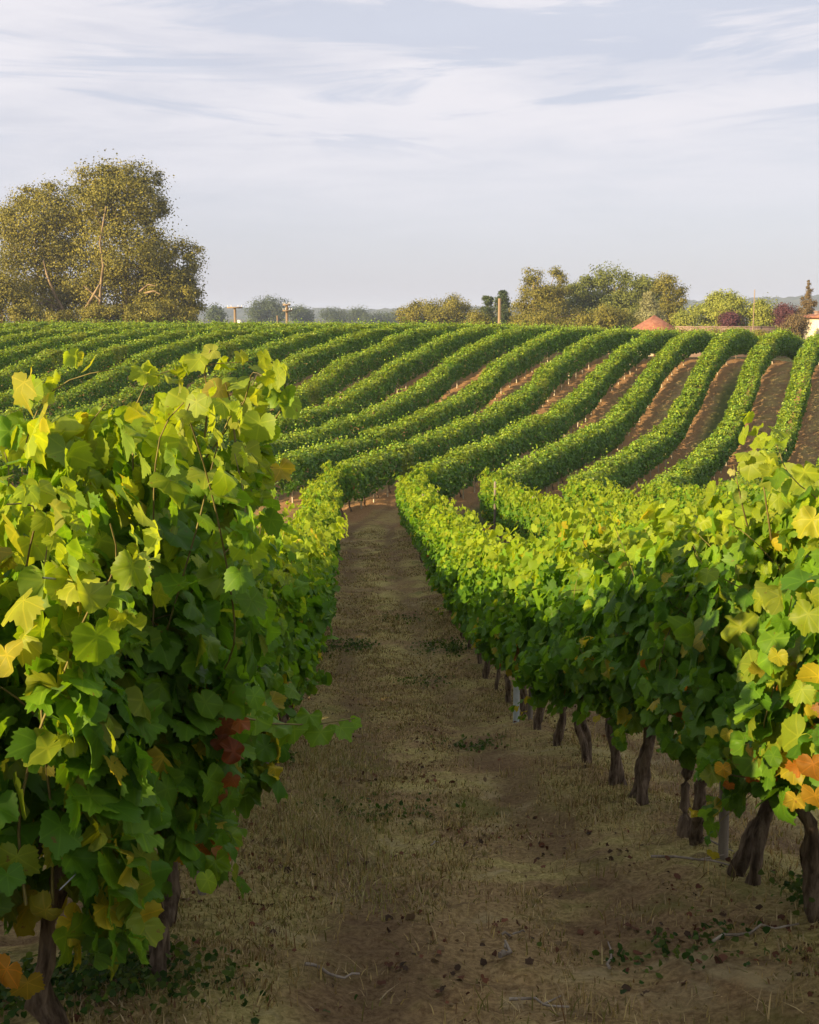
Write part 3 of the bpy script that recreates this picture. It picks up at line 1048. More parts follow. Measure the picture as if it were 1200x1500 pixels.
def build_grass():
    rg = np.random.default_rng(41)
    g = Geo()
    # short dead turf, thinning with distance
    n = 260000
    y = 2.2 + 20 * rg.random(n) ** 1.7
    u = rg.uniform(-.10, 1.10, n)
    x = ROW_A + row_shift(y) + u * SPACE
    m1 = vnoise(x * 1.1 + 3, y * .55, 51) * .6 + vnoise(x * 3.4, y * 1.6, 52) * .4
    keep = rg.random(n) < (sst(.34, .58, m1) * .9 + .10) * (1 - .85 * rut(x, y))
    x, y, m1 = x[keep], y[keep], m1[keep]
    n = len(x)
    h = rg.uniform(.010, .042, n) * (.5 + m1)
    add_blades(g, x, y, h, rg.uniform(.003, .007, n) * (1 + y * .05), palette_mix(rg, n, [TAN, STRAW, OLV, BRN], [.36, .22, .32, .10]), rg, .95)
    n = 60000
    y = 15 + 21 * rg.random(n)
    x = ROW_A + row_shift(y) + rg.uniform(0, 1.0, n) * SPACE
    m1 = vnoise(x * .8 + 3, y * .9, 51) * .6 + vnoise(x * 2.4, y * 2.2, 52) * .4
    keep = rg.random(n) < sst(.40, .62, m1) * (1 - .8 * rut(x, y))
    x, y, m1 = x[keep], y[keep], m1[keep]
    n = len(x)
    add_blades(g, x, y, rg.uniform(.02, .06, n), rg.uniform(.008, .02, n), palette_mix(rg, n, [TAN, STRAW, OLV, BRN], [.40, .22, .30, .08]), rg, .8)
    # right-hand neighbour lanes, seen through the trunks
    n = 26000
    y = 3.5 + 9 * rg.random(n) ** 1.3
    x = ROW_A + row_shift(y) + rg.uniform(1.1, 2.2, n) * SPACE
    add_blades(g, x, y, rg.uniform(.015, .07, n), rg.uniform(.004, .008, n), palette_mix(rg, n, [TAN, STRAW, OLV, BRN], [.4, .2, .25, .15]), rg, .7)
    # taller dry tufts along the feet of both rows and a few in the lane
    spots = []
    for k in (0, 1):
        for yy in np.arange(2.6, 20, .16):
            if rg.random() < .62:
                spots.append((float(row_x(k, yy)) + rg.normal(.10 if k == 0 else -.12, .13), yy, rg.uniform(.03, .09), .10))
    for yy in np.arange(5.2, 8.6, .07):              # pale fringe along the left row
        spots.append((float(row_x(0, yy)) + rg.normal(.38, .12), yy, rg.uniform(.05, .11), .12))
    n = 9000                                          # pale olive grass along the left side of the lane
    y = rg.uniform(4.6, 9.5, n)
    f = np.abs(rg.normal(.20, .10, n))
    x = ROW_A + row_shift(y) + f * SPACE
    keep = rg.random(n) < sst(.35, .6, vnoise(x * 1.6, y * 1.1, 57)) + .15
    add_blades(g, x[keep], y[keep], rg.uniform(.03, .08, n)[keep], rg.uniform(.004, .008, n)[keep], palette_mix(rg, n, [(.36, .33, .15), (.25, .25, .08), STRAW], [.4, .35, .25])[keep], rg, .9)
    for yy in np.arange(6.0, 9.0, .14):
        spots.append((float(row_x(1, yy)) + rg.normal(-.26, .10), yy, rg.uniform(.04, .09), .12))
    for i in range(90):
        yy = 2.6 + 9 * rg.random() ** 1.5
        spots.append((float(row_x(0, yy)) + rg.uniform(.3, 2.2), yy, rg.uniform(.04, .10), .07))
    for (sx, sy, hh, sp) in spots:
        n = int(rg.integers(18, 46))
        add_blades(g, sx + rg.normal(0, sp, n), sy + rg.normal(0, sp, n), hh * rg.uniform(.5, 1.3, n), rg.uniform(.003, .006, n) * (1 + sy * .04),
                   palette_mix(rg, n, [TAN, STRAW, OLV, BRN], [.40, .30, .20, .10]), rg, .85)
    tag(g.build('dry_grass', M['blade']), 'dry tan grass and dead turf covering the lane floor', 'grass', kind='stuff')

    # low green weeds
    g = Geo()
    for (px, py, rx, ry, n, hh) in ((150, 1465, .42, .30, 900, .07), (60, 1480, .35, .3, 500, .08), (515, 945, .42, .5, 420, .05), (640, 950, .35, .45, 260, .05),
                                    (668, 960, .22, .5, 300, .10), (470, 955, .25, .5, 220, .06), (1195, 1355, .14, .25, 260, .12), (405, 1130, .15, .25, 200, .07),
                                    (590, 905, .5, .5, 120, .04), (620, 1000, .4, .4, 120, .04), (700, 1090, .3, .3, 160, .04), (560, 1190, .5, .4, 200, .035), (1010, 1400, .4, .3, 160, .035)):
        sx, sy, _ = on_ground(px, py)
        n2 = n
        x, y = sx + rg.normal(0, rx * .5, n2), sy + rg.normal(0, ry * .5, n2)
        P = np.stack([x, y, surf(x, y) + rg.uniform(.005, hh, n2)], -1)
        add_leaves(g, P, rg.normal(0, .5, (n2, 3)) + np.array([0, -.1, .9]), rg.normal(0, 1, (n2, 3)), rg.uniform(.010, .026, n2) * (1 + .03 * sy), palette_mix(rg, n2, [(.035, .085, .014), GRN, (.10, .15, .03)], [.4, .4, .2]), 0, rg)
    tag(g.build('weeds', M['leaf']), 'low green weeds sprouting in patches on the lane', 'weeds', kind='stuff')

    # fallen leaves and clods of dark litter
    g = Geo()
    n = 8000
    y = 2.3 + 14 * rg.random(n) ** 1.5
    x = ROW_A + row_shift(y) + rg.uniform(-.15, 1.6, n) * SPACE
    m1 = vnoise(x * 1.9 + 9, y * 1.2, 53) * .6 + vnoise(x * 5, y * 3, 54) * .4
    keep = rg.random(n) < sst(.50, .70, m1) + .03
    x, y = x[keep], y[keep]
    n = len(x)
    P = np.stack([x, y, surf(x, y) + rg.uniform(.004, .02, n)], -1)
    add_leaves(g, P, rg.normal(0, .45, (n, 3)) + np.array([0, 0, 1.0]), rg.normal(0, 1, (n, 3)), rg.uniform(.006, .024, n), palette_mix(rg, n, [(.10, .045, .026), (.14, .058, .032), (.20, .14, .07), (.06, .038, .024)], [.3, .2, .3, .2]), 1, rg, .6)
    tag(g.build('fallen_leaves', M['litter']), 'dead red-brown leaf litter strewn over the lane', 'leaf litter', kind='stuff')


build_grass()

TWIGS = [('short forked white dead cane in the middle of the lane', 742, 1402, .17, 1.2, .011, True),
         ('thin pale dead cane lying crosswise right of the forked one', 895, 1398, .34, 1.5, .006, False),
         ('long thin pale cane at the foot of the right row', 1010, 1290, .42, -.6, .007, True),
         ('bent pale cane leaning near the right row trunks', 1045, 1268, .34, -1.2, .006, False),
         ('pale dead cane lying flat near the bottom right corner', 1105, 1400, .38, .35, .006, False),
         ('short dry cane on the left part of the lane floor', 487, 1424, .20, .15, .007, False),
         ('small forked twig low in the middle of the lane', 790, 1465, .22, -.4, .006, True),
         ('short pale twig just above the forked white cane', 748, 1368, .13, .9, .006, False),
         ('thin twig standing slanted among the weeds, centre of the lane', 633, 1235, .13, 1.4, .004, False)]
for lab, px, py, ln, an, r, fork in TWIGS:
    rg = np.random.default_rng(int(px * 7 + py))
    x, y, z = on_ground(px, py)
    q = np.linspace(-.5, .5, 8)
    wig = np.cumsum(rg.normal(0, .012, 8))
    X = x + ln * q * math.cos(an) - wig * math.sin(an)
    Y = y + ln * q * math.sin(an) + wig * math.cos(an)
    pts = np.stack([X - x, Y - y, surf(X, Y) - z + r * .8 + .012 + np.abs(rg.normal(0, .008, 8))], -1)
    g = Geo()
    tube(g, pts, r * np.linspace(1, .55, 8), 6, wob=.08, rg=rg)
    if fork:
        a2 = an + .7
        f = pts[4] + np.stack([np.linspace(0, .3, 4) * ln * math.cos(a2), np.linspace(0, .3, 4) * ln * math.sin(a2), np.linspace(0, .02, 4)], -1)
        tube(g, f, r * np.linspace(.75, .4, 4), 5, rg=rg)
    o = g.build('dead_cane', M['twig'], None, True)
    o.location = (x, y, z)
    tag(o, lab, 'twig')

# ------------------------------------------------------------------ trellis posts, wires and vine guards
def post(k, y, label, h=1.75, r=.026, mat='post_wood', dx=0.0):
    x = float(row_x(k, y)) + dx
    g = Geo()
    tube(g, [(0, 0, -.2), (0, 0, h * .5), (.004, 0, h - .03), (.004, 0, h)], [r, r * .97, r * .93, r * .7], 9, wob=.03)
    o = g.build('trellis_post', M[mat], None, True)
    o.location = (x, y, float(surf(x, y)))
    o.rotation_euler = (random.gauss(0, .015), random.gauss(0, .02), 0)
    tag(o, label, 'post', 'trellis posts in the vine rows')


for k, nm, ys in ((0, 'left lane row', (4.85, 10.9, 16.7, 22.5, 28.3, 34.0)), (1, 'right lane row', (5.35, 11.3, 17.1, 22.9, 28.7, 34.5)),
                  (2, 'second row right of the lane', (15.2, 21.4, 27.3, 33.2)), (3, 'third row right of the lane', (25.0, 31.0))):
    for i, y in enumerate(ys):
        post(k, y, ORD[i] + ' grey wooden post from the camera in the ' + nm, 1.72 if y < 20 else 1.62)
post(2, 31.0, 'bare weathered post showing left of the golden second-row vines', 1.85, .036, dx=-.36)

for k, nm in ((0, 'left'), (1, 'right')):
    ye = np.arange(2.4 if k == 0 else 2.9, 36.6, .5)
    for hgt, word in ((.74, 'lower'), (1.45, 'upper')):
        g = Geo()
        tube(g, np.stack([row_x(k, ye) + .02, ye, ground_z(row_x(k, ye), ye) + hgt], -1), .0022, 4, cap=False)
        tag(g.build('trellis_wire', M['wire']), word + ' steel trellis wire running through the row ' + nm + ' of the lane', 'wire')

for lab, px, py, hh, rr in (('pale grey vine guard tube standing among the right row trunks', 756, 1070, .42, .032),
                            ('slim pale guard tube beside the first left row trunks', 192, 1402, .30, .02)):
    x, y, z = on_ground(px, py)
    g = Geo()
    tube(g, [(0, 0, -.05), (0, 0, hh * .5), (0, 0, hh)], [rr, rr * 1.02, rr], 12, cap=False)
    tube(g, [(0, 0, -.05), (0, 0, hh * .5), (0, 0, hh - .004)], [rr * .86] * 3, 12)
    o = g.build('vine_guard', M['guard'], None, True)
    o.location = (x, y, z)
    tag(o, lab, 'vine guard')

# ------------------------------------------------------------------ leaves and shoots that stand out on the nearest vines
def vine_at(k, i):
    lab = (A_SPEC if k == 0 else B_SPEC)[i]['label']
    return next(o for o in COL.objects if o.get('label') == lab)


def special(e, name, items, label=None, stem=None, seed=0, curl=.35):
    """items: px, py, distance, leaf length, colour, normal"""
    rg = np.random.default_rng(seed)
    mi = e.matrix_basis.inverted()
    g = Geo()
    loc = np.array(e.location)
    rot = np.array(mi.to_3x3())
    P = np.array([at_px(a, b, d) for a, b, d, *_ in items])
    N_ = np.array([it[5] for it in items], float)
    add_leaves(g, (P - loc) @ rot.T, (N_ + rg.normal(0, .2, N_.shape)) @ rot.T, (np.array([[0, 0, -1.0]] * len(items)) + rg.normal(0, .45, (len(items), 3))) @ rot.T,
               np.array([it[3] for it in items]), np.array([it[4] for it in items]) * rg.uniform(.85, 1.15, (len(items), 1)), 3, rg, curl)
    o = g.build(name, M['leaf_near'], e)
    if label:
        o['label'] = label
    if stem:
        g = Geo()
        for st, r in stem:
            W = np.array([at_px(*p) for p in st])
            tube(g, (W - loc) @ rot.T, np.linspace(r, r * .5, len(W)), 5)
        g.build('shoot', M['cane'], e)


LG = (.16, .30, .022)
special(vine_at(0, 2), 'leaf_shoot', [(402, 1062, 3.60, 0.070, LG, (.1, -.5, .8)), (432, 1068, 3.65, 0.074, LG, (.0, -.55, .8)), (470, 1072, 3.70, 0.070, LG, (.1, -.6, .7)), (500, 1066, 3.72, 0.057, LG, (.2, -.5, .8)),
                                      (518, 1058, 3.75, 0.033, LG, (.1, -.6, .6)), (452, 1050, 3.70, 0.049, LG, (0, -.3, .9)), (375, 1052, 3.55, 0.066, LG, (.3, -.5, .7))],
        'bright green shoot reaching out over the lane', [([(350, 1050, 3.50), (400, 1060, 3.60), (460, 1062, 3.70), (520, 1052, 3.75)], .004)], 1)
special(vine_at(0, 2), 'dead_leaves', [(330, 1062, 3.19, 0.041, (0.187, 0.058, 0.018), (.5, -.7, .2)), (352, 1058, 3.14, 0.031, (0.289, 0.105, 0.030), (.4, -.6, .5)), (345, 1100, 3.14, 0.044, (0.170, 0.050, 0.016), (.6, -.6, .2)),
                                       (340, 1140, 3.16, 0.037, (0.196, 0.063, 0.018), (.4, -.8, .2)), (322, 1085, 3.19, 0.034, (0.153, 0.047, 0.016), (.2, -.9, .1)), (330, 1165, 3.16, 0.031, (0.221, 0.084, 0.022), (.6, -.5, .2))],
        'dry red-brown leaves', None, 2, 1.0)
YL = (.30, .32, .03)
special(vine_at(0, 0), 'yellow_leaves', [(88, 1235, 2.60, 0.061, YL, (.2, -.9, .3)), (66, 1120, 2.60, 0.043, (.38, .36, .05), (-.2, -.9, .3)), (28, 1165, 2.55, 0.065, (.22, .31, .025), (-.7, -.6, .2)),
                                         (25, 1255, 2.55, 0.072, (.24, .32, .025), (-.6, -.7, .2)), (65, 1335, 2.60, 0.058, (.38, .36, .05), (.1, -.9, .2)), (10, 1420, 2.55, 0.058, (.55, .27, .03), (0, -.9, .3)),
                                         (40, 1440, 2.60, 0.050, (.40, .30, .03), (.1, -.9, .3)), (108, 1262, 2.65, 0.036, YL, (.3, -.8, .4)), (35, 880, 2.45, 0.072, (.36, .40, .03), (-.4, -.7, .6)),
                                         (110, 855, 2.50, 0.065, (.34, .40, .03), (-.2, -.7, .7)), (40, 935, 2.45, 0.072, (.32, .38, .03), (-.5, -.7, .5)), (12, 960, 2.40, 0.058, (.42, .40, .04), (-.6, -.7, .3)),
                                         (65, 600, 2.75, 0.065, (.34, .36, .03), (-.4, -.6, .6)), (35, 560, 2.75, 0.072, (.36, .37, .04), (-.5, -.7, .4)), (110, 1130, 2.60, 0.050, (.30, .30, .03), (.1, -.9, .3))],
        'sunlit yellow leaves', None, 3, .45)
special(vine_at(0, 1), 'yellow_leaves', [(270, 1205, 3.40, 0.060, (.42, .30, .025), (.4, -.8, .1)), (272, 1245, 3.40, 0.060, (.48, .34, .025), (.5, -.8, .1)), (232, 1258, 3.30, 0.044, (.30, .31, .03), (.3, -.9, .2)),
                                         (204, 1252, 3.30, 0.048, (.34, .33, .03), (.2, -.9, .2)), (320, 1020, 3.70, 0.040, (.38, .36, .04), (.5, -.8, .3)), (195, 1340, 3.25, 0.040, (.36, .26, .03), (.2, -.9, .2))],
        'yellow lower leaves', None, 4)
special(vine_at(0, 2), 'top_leaves', [(275, 590, 3.80, 0.078, (.26, .34, .03), (.2, -.8, .3)), (292, 525, 3.80, 0.058, (.28, .36, .03), (0, -.6, .7)), (312, 515, 3.80, 0.039, (.28, .32, .05), (.2, -.7, .6)), (322, 570, 3.80, 0.055, (.36, .33, .06), (.2, -.8, .4)),
                                      (345, 560, 3.85, 0.055, (.24, .34, .03), (.1, -.7, .6)), (380, 620, 3.85, 0.078, (.22, .32, .03), (.4, -.8, .3)), (410, 575, 3.90, 0.066, (.20, .34, .03), (.3, -.7, .6)), (425, 590, 3.90, 0.062, (.24, .36, .03), (.5, -.7, .3)),
                                      (405, 555, 3.90, 0.047, (.22, .36, .03), (.2, -.5, .8)), (412, 685, 3.85, 0.055, (.40, .34, .04), (.5, -.7, .4)), (360, 660, 3.80, 0.070, (.26, .33, .03), (.4, -.8, .3))],
        'top shoot leaves', [([(300, 640, 3.85), (305, 590, 3.82), (300, 545, 3.80), (308, 512, 3.80)], .004), ([(345, 650, 3.85), (340, 600, 3.85), (330, 560, 3.80)], .004),
                             ([(350, 660, 3.85), (385, 640, 3.88), (412, 600, 3.90), (418, 560, 3.90)], .004)], 5)
special(vine_at(1, 1), 'orange_leaves', [(1110, 1115, 4.00, 0.046, (.50, .17, .02), (-.4, -.8, .2)), (1100, 1100, 4.00, 0.050, (.52, .34, .03), (-.3, -.8, .4)), (1060, 1125, 4.05, 0.037, (.50, .30, .03), (-.4, -.8, .2)), (1068, 1150, 4.05, 0.031, (.40, .14, .025), (-.4, -.8, .1)),
                                         (1125, 1135, 4.00, 0.043, (.42, .12, .02), (-.2, -.9, .1)), (1042, 1068, 4.10, 0.031, (.38, .36, .04), (-.3, -.8, .4)), (1066, 1075, 4.05, 0.031, (.38, .36, .04), (-.3, -.8, .4)), (1100, 1135, 4.00, 0.037, (.46, .14, .02), (-.5, -.8, 0))],
        'orange and yellow autumn leaves', None, 6, .7)
special(vine_at(1, 0), 'golden_leaves', [(1190, 1120, 3.20, 0.056, (.28, .13, .02), (-.5, -.8, .2)), (1195, 1165, 3.20, 0.056, (.30, .18, .02), (-.4, -.8, .1)), (1175, 1010, 3.20, 0.056, (.24, .32, .025), (-.5, -.7, .4)), (1185, 900, 3.20, 0.062, (.24, .32, .025), (-.5, -.7, .4)), (1190, 760, 3.20, 0.062, (.36, .38, .03), (-.4, -.7, .5)), (1165, 1170, 3.25, 0.043, (.36, .28, .03), (-.4, -.8, .3)), (1140, 960, 3.30, 0.043, (.30, .31, .03), (-.5, -.7, .3))],
        'golden and orange sunlit leaves', None, 7, .45)
special(vine_at(1, 1), 'top_leaves', [(1100, 680, 4.20, 0.063, (.26, .34, .03), (-.3, -.7, .5)), (1125, 670, 4.20, 0.056, (.28, .36, .03), (-.2, -.7, .6)), (1150, 700, 4.20, 0.070, (.26, .34, .03), (-.3, -.8, .3)), (1180, 690, 4.10, 0.063, (.28, .36, .03), (-.3, -.8, .4)),
                                      (1090, 665, 4.20, 0.042, (.30, .38, .03), (-.2, -.5, .8)), (1072, 690, 4.20, 0.020, (.45, .45, .15), (-.4, -.7, .5)), (1074, 712, 4.20, 0.028, (.20, .32, .05), (-.4, -.7, .5)), (1085, 725, 4.20, 0.032, (.24, .32, .06), (-.3, -.7, .5)), (1140, 730, 4.20, 0.063, (.26, .34, .03), (-.3, -.8, .3))],
        'top shoot leaves', [([(1095, 770, 4.30), (1085, 730, 4.20), (1075, 680, 4.20)], .0035), ([(1130, 790, 4.30), (1120, 720, 4.20), (1110, 668, 4.20)], .004)], 8)

# ------------------------------------------------------------------ trees beyond the crest
PAL = {
    'olive': ((.085, .092, .012), (.30, .265, .040)),
    'green': ((.075, .100, .018), (.22, .245, .045)),
    'dark': ((.035, .060, .022), (.10, .13, .045)),
    'lime': ((.15, .19, .028), (.36, .38, .06)),
    'pale': ((.17, .18, .08), (.34, .33, .15)),
    'purple': ((.065, .025, .032), (.17, .070, .078)),
    'rust': ((.090, .070, .032), (.24, .17, .075)),
}


def px_x(px, d):
    return (px - 600) / F_PX * d


def px_z(py, d):
    return -d * math.tan(PITCH + math.atan((py - 750) / F_PX))


def tree(name, label, cat, px, d, lobes, n, leaf, pal, seed, trunk_r=.22, stems=1, group='trees beyond the vineyard', clump=.16, limbs=7, loc_px=None, bare=0, dens=1.0):
    """lobes: (px, py, rx_px, ry_px) ellipses as seen from the lane; each becomes a round mass of leaf clumps at its true distance and size"""
    rg = np.random.default_rng(seed)
    n, leaf = int(n * 3.8), leaf * .70
    bx = px_x(loc_px if loc_px is not None else px, d)
    bz = float(ground_z(bx, d))
    e = empty(name, (bx, d, bz))
    tag(e, label, cat, group)
    per = d / F_PX
    Ls = np.array([(px_x(a, d) - bx, rg.uniform(-.25, .25) * c * per, px_z(b, d) - bz, c * per, h * per) for a, b, c, h in lobes])
    wt = (Ls[:, 3] ** 2 * Ls[:, 4]) ** (.8 if n > 5000 else .5)
    wt = wt / wt.sum()
    k = int(np.clip(n / 180, 30 + 4 * len(lobes), 300))
    small = 1.0 if n > 12000 else 1.55
    li = np.concatenate([np.arange(len(Ls)), rg.choice(len(Ls), k - len(Ls), p=wt)])
    dv = norm(rg.normal(0, 1, (k, 3)))
    rad = rg.uniform(.30, 1.12, k) ** .6
    cc = Ls[li, :3] + dv * rad[:, None] * Ls[li][:, [3, 3, 4]] * .92
    rc = clump * small * np.minimum(Ls[li, 3], Ls[li, 4] * 1.2) * rg.uniform(.6, 1.5, k) + .02
    if name not in ('fir_tree', 'conifer', 'cypress_tree'):
        rc = np.maximum(rc, .0026 * d)
    ci = rg.integers(0, k, n)
    off = rg.normal(0, 1, (n, 3))
    off = off * np.minimum(1, 2.7 / np.linalg.norm(off, axis=1))[:, None] * .92 * rc[ci][:, None] * np.array([1.15, 1.15, .8])
    P = cc[ci] + off
    P[:, 2] = np.maximum(P[:, 2], .3)
    out = norm(P - Ls[li[ci], :3])
    N_ = out * .5 + norm(off) * .55 + np.array([0, 0, .3]) + rg.normal(0, .42, (n, 3))
    c0, c1 = (np.array(v) for v in PAL[pal])
    tone = np.clip(rg.normal(.45, .14, n) + (rg.random(k)[ci] - .5) * .45, 0, 1)[:, None]
    col = (c0 + (c1 - c0) * tone) * rg.uniform(.85, 1.15, (n, 1))
    g = Geo()
    add_leaves(g, P, N_, rg.normal(0, 1, (n, 3)), leaf * rg.uniform(.6, 1.3, n), col, 0, rg)
    tg = Geo()
    top = Ls[:, 2].max()
    for s in range(stems):
        tgt = Ls[s % len(Ls)] if stems > 1 else np.array([Ls[:, 0].mean(), 0, top, 0, 0])
        q = np.linspace(0, 1, 9)
        sx = (s - (stems - 1) / 2) * trunk_r * 3
        pts = np.stack([sx + (tgt[0] - sx) * q ** 1.3 + rg.normal(0, .02 * top, 9) * q, (tgt[1] if stems > 1 else 0) * q + rg.normal(0, .015 * top, 9) * q, -.3 + (tgt[2] * .98 + .3) * q], -1)
        tube(tg, pts, trunk_r * (1.15 - 1.02 * q), 7, wob=.06, rg=rg)
        for j in range(limbs):
            a = int(rg.integers(2, 7))
            c = cc[rg.integers(0, k)]
            mid = (pts[a] + c) / 2 + rg.normal(0, .03 * top, 3)
            tube(tg, [pts[a], (pts[a] * 1.2 + mid * .8) / 2, mid, c], np.array([.40, .32, .22, .07]) * trunk_r, 5, rg=rg)
    if top > 0:
        tg.build('trunk', M['tree_bark'], e, True)
    g.build('crown', M['tree_leaf'], e)
    return e


def limb_set(e, d, lines, r):
    """pale dead limbs showing in front of the crown; lines are in metres beside the tree base"""
    g = Geo()
    for pts in lines:
        W = np.array([(px_x(a, d) - e.location.x, dy, px_z(b, d) - e.location.z) for a, b, dy in pts])
        tube(g, W, np.linspace(r, r * .35, len(W)), 6)
    return g.build('limb', M['tree_bark'], e, True)


BD = 138.0
big = tree('poplar_tree', 'tallest tree of the left clump, with sunlit bare trunk inside its crown', 'tree', 190, BD,
           [(190, 300, 62, 60), (168, 275, 40, 42), (222, 275, 34, 36), (150, 285, 30, 38), (205, 262, 26, 26), (232, 310, 26, 34), (200, 380, 70, 55), (170, 420, 60, 50), (225, 430, 55, 45), (150, 330, 40, 50)],
           15000, .24, 'olive', 11, .45, limbs=10, clump=.17)
limb_set(big, BD, [[(170, 456, -5.0), (172, 425, -5.3), (178, 392, -5.4), (175, 360, -5.5), (180, 332, -5.3), (184, 308, -5.0)], [(150, 452, -5.0), (165, 430, -5.5), (172, 418, -5.5)], [(165, 460, -5.0), (172, 440, -5.4), (150, 420, -5.5)]], .20)
lft = tree('poplar_tree', 'broad tree at the left of the big clump with a leaning pale trunk', 'tree', 85, BD + 4,
           [(85, 330, 66, 55), (50, 320, 42, 40), (75, 290, 30, 24), (128, 330, 30, 50), (110, 300, 40, 36), (60, 390, 60, 60), (110, 400, 55, 55), (80, 440, 70, 35), (30, 350, 28, 40)],
           14000, .24, 'olive', 12, .42, limbs=10, clump=.17)
limb_set(lft, BD + 4, [[(124, 462, -5.8), (112, 432, -6.5), (103, 405, -6.5), (98, 385, -6.1)], [(118, 455, -5.8), (100, 445, -6.5), (85, 443, -6.7), (58, 450, -6.6)], [(120, 452, -5.8), (108, 441, -6.6), (95, 438, -6.8)]], .22)
rgt = tree('poplar_tree', 'lower tree at the right of the big clump with drooping side branches', 'tree', 265, BD - 2,
           [(268, 395, 34, 42), (250, 430, 45, 42), (285, 372, 16, 20), (280, 430, 20, 40), (240, 380, 30, 35)], 7000, .22, 'olive', 13, .30, limbs=8, clump=.19)
limb_set(rgt, BD - 2, [[(222, 428, -3.7), (235, 418, -4.0), (246, 420, -4.2)], [(230, 430, -3.7), (243, 427, -4.2), (252, 432, -4.2)]], .13)
tree('bush', 'olive bush at the left edge under the big trees', 'bush', 15, BD - 6, [(10, 440, 42, 45), (40, 452, 35, 30), (-20, 430, 40, 50)], 4500, .22, 'olive', 14, .15)
tree('bush', 'low bush filling the gap beneath the tallest left tree', 'bush', 190, BD - 7, [(90, 468, 40, 14), (150, 462, 30, 18), (200, 465, 40, 18), (245, 462, 32, 22), (275, 466, 18, 14)], 5500, .2, 'olive', 15, .12)

tree('round_tree', 'olive rounded tree left of the pale post, with a flat base', 'tree', 645, 190, [(650, 458, 40, 25), (668, 455, 28, 24), (620, 462, 38, 20), (600, 468, 25, 16)], 5500, .24, 'olive', 21, .25)
tree('fir_tree', 'thin pointed fir rising from the olive trees left of the post', 'tree', 609, 192, [(609, 466, 6, 8), (609, 455, 4, 8), (609, 446, 2, 7)], 500, .18, 'dark', 22, .12, limbs=3)
tree('cypress_tree', 'dark slim cypress just right of the pale post', 'tree', 733, 150, [(733, 462, 9, 26), (733, 445, 8, 22), (733, 430, 5, 12)], 2200, .18, 'dark', 23, .15, limbs=3)
tree('cypress_tree', 'dark slim cypress just left of the pale post', 'tree', 713, 151, [(713, 465, 10, 22), (713, 446, 7, 20), (712, 432, 4, 10)], 2000, .18, 'dark', 24, .15, limbs=3)
tree('scrub_tree', 'small olive scrub tree at the foot of the cypress pair', 'tree', 700, 146, [(698, 470, 16, 16)], 900, .18, 'olive', 25, .1)
tree('tall_tree', 'tall thin-crowned tree with two open tops right of the cypresses', 'tree', 790, 158,
     [(780, 410, 13, 20), (776, 402, 16, 8), (812, 405, 10, 15), (815, 425, 14, 14), (765, 425, 16, 10), (778, 422, 14, 16), (811, 420, 12, 14), (796, 432, 22, 16), (785, 440, 34, 22), (800, 462, 48, 24), (760, 462, 32, 26), (790, 430, 14, 24)],
     6500, .2, 'olive', 26, .32, stems=2, clump=.2, limbs=12)
tree('broad_tree', 'broad round green tree, largest of the middle clump', 'tree', 890, 165,
     [(880, 430, 46, 36), (850, 425, 30, 22), (920, 428, 40, 28), (870, 410, 22, 16), (945, 425, 26, 22), (835, 450, 40, 28), (900, 460, 60, 30), (950, 455, 35, 30)],
     12500, .24, 'green', 27, .42, limbs=10, clump=.15)
tree('oak_tree', 'small tree with a separate round tuft on top, right of the broad tree', 'tree', 978, 160,
     [(970, 413, 14, 10), (962, 422, 12, 8), (972, 426, 10, 12), (980, 440, 16, 24), (988, 425, 9, 10), (975, 462, 20, 20)], 3200, .2, 'olive', 28, .2, clump=.2)
tree('conifer', 'pale olive conifer standing beside the red hip roof', 'tree', 945, 150,
     [(945, 466, 17, 12), (945, 452, 14, 10), (944, 440, 9, 9), (943, 430, 5, 7)], 2600, .18, 'pale', 29, .15, limbs=4)
tree('shrub', 'wide dull green shrub in front of the broad tree', 'shrub', 890, 140, [(880, 468, 30, 18), (910, 470, 22, 14), (850, 474, 22, 12)], 3200, .18, 'olive', 30, .1)
tree('shrub', 'dull green shrub in front of the two-topped tree', 'shrub', 790, 142, [(780, 474, 34, 14), (815, 476, 22, 10)], 2200, .18, 'olive', 31, .1)
tree('lime_tree', 'yellow-green round tree right of the red hip roof', 'tree', 1048, 142,
     [(1050, 455, 36, 24), (1030, 462, 28, 20), (1068, 460, 28, 22), (1055, 442, 24, 14)], 5500, .2, 'lime', 32, .2)
tree('lime_tree', 'smaller yellow-green tree beside the thin pole', 'tree', 1110, 140, [(1110, 462, 22, 22), (1100, 455, 12, 14), (1125, 470, 14, 14)], 2600, .18, 'lime', 33, .15)
tree('shrub', 'small yellow-green shrub right against the red roof', 'shrub', 1000, 136, [(1000, 472, 14, 14), (992, 466, 8, 10)], 1200, .16, 'lime', 34, .08)
tree('shrub', 'purple-leaved shrub in front of the yellow-green round tree', 'shrub', 1062, 130, [(1062, 471, 14, 11), (1066, 466, 9, 8)], 1500, .14, 'purple', 35, .08)
tree('plum_tree', 'dark purple-leaved tree left of the pointed conifer', 'tree', 1145, 138, [(1145, 458, 14, 13), (1140, 468, 13, 14), (1155, 470, 12, 14)], 2000, .16, 'purple', 36, .12)
tree('conifer', 'pointed reddish conifer near the right edge', 'tree', 1174, 137,
     [(1174, 466, 15, 8), (1174, 455, 13, 6), (1174, 445, 11, 5), (1174, 436, 9, 4), (1174, 427, 6, 4), (1174, 418, 3, 5), (1174, 411, 1.4, 4)], 2600, .14, 'rust', 37, .14, limbs=14, clump=.2)
tree('bush', 'rust-olive bush in front of the cream house', 'bush', 1165, 122, [(1160, 474, 13, 14), (1160, 485, 12, 10), (1146, 485, 14, 9)], 2600, .15, 'rust', 38, .08)
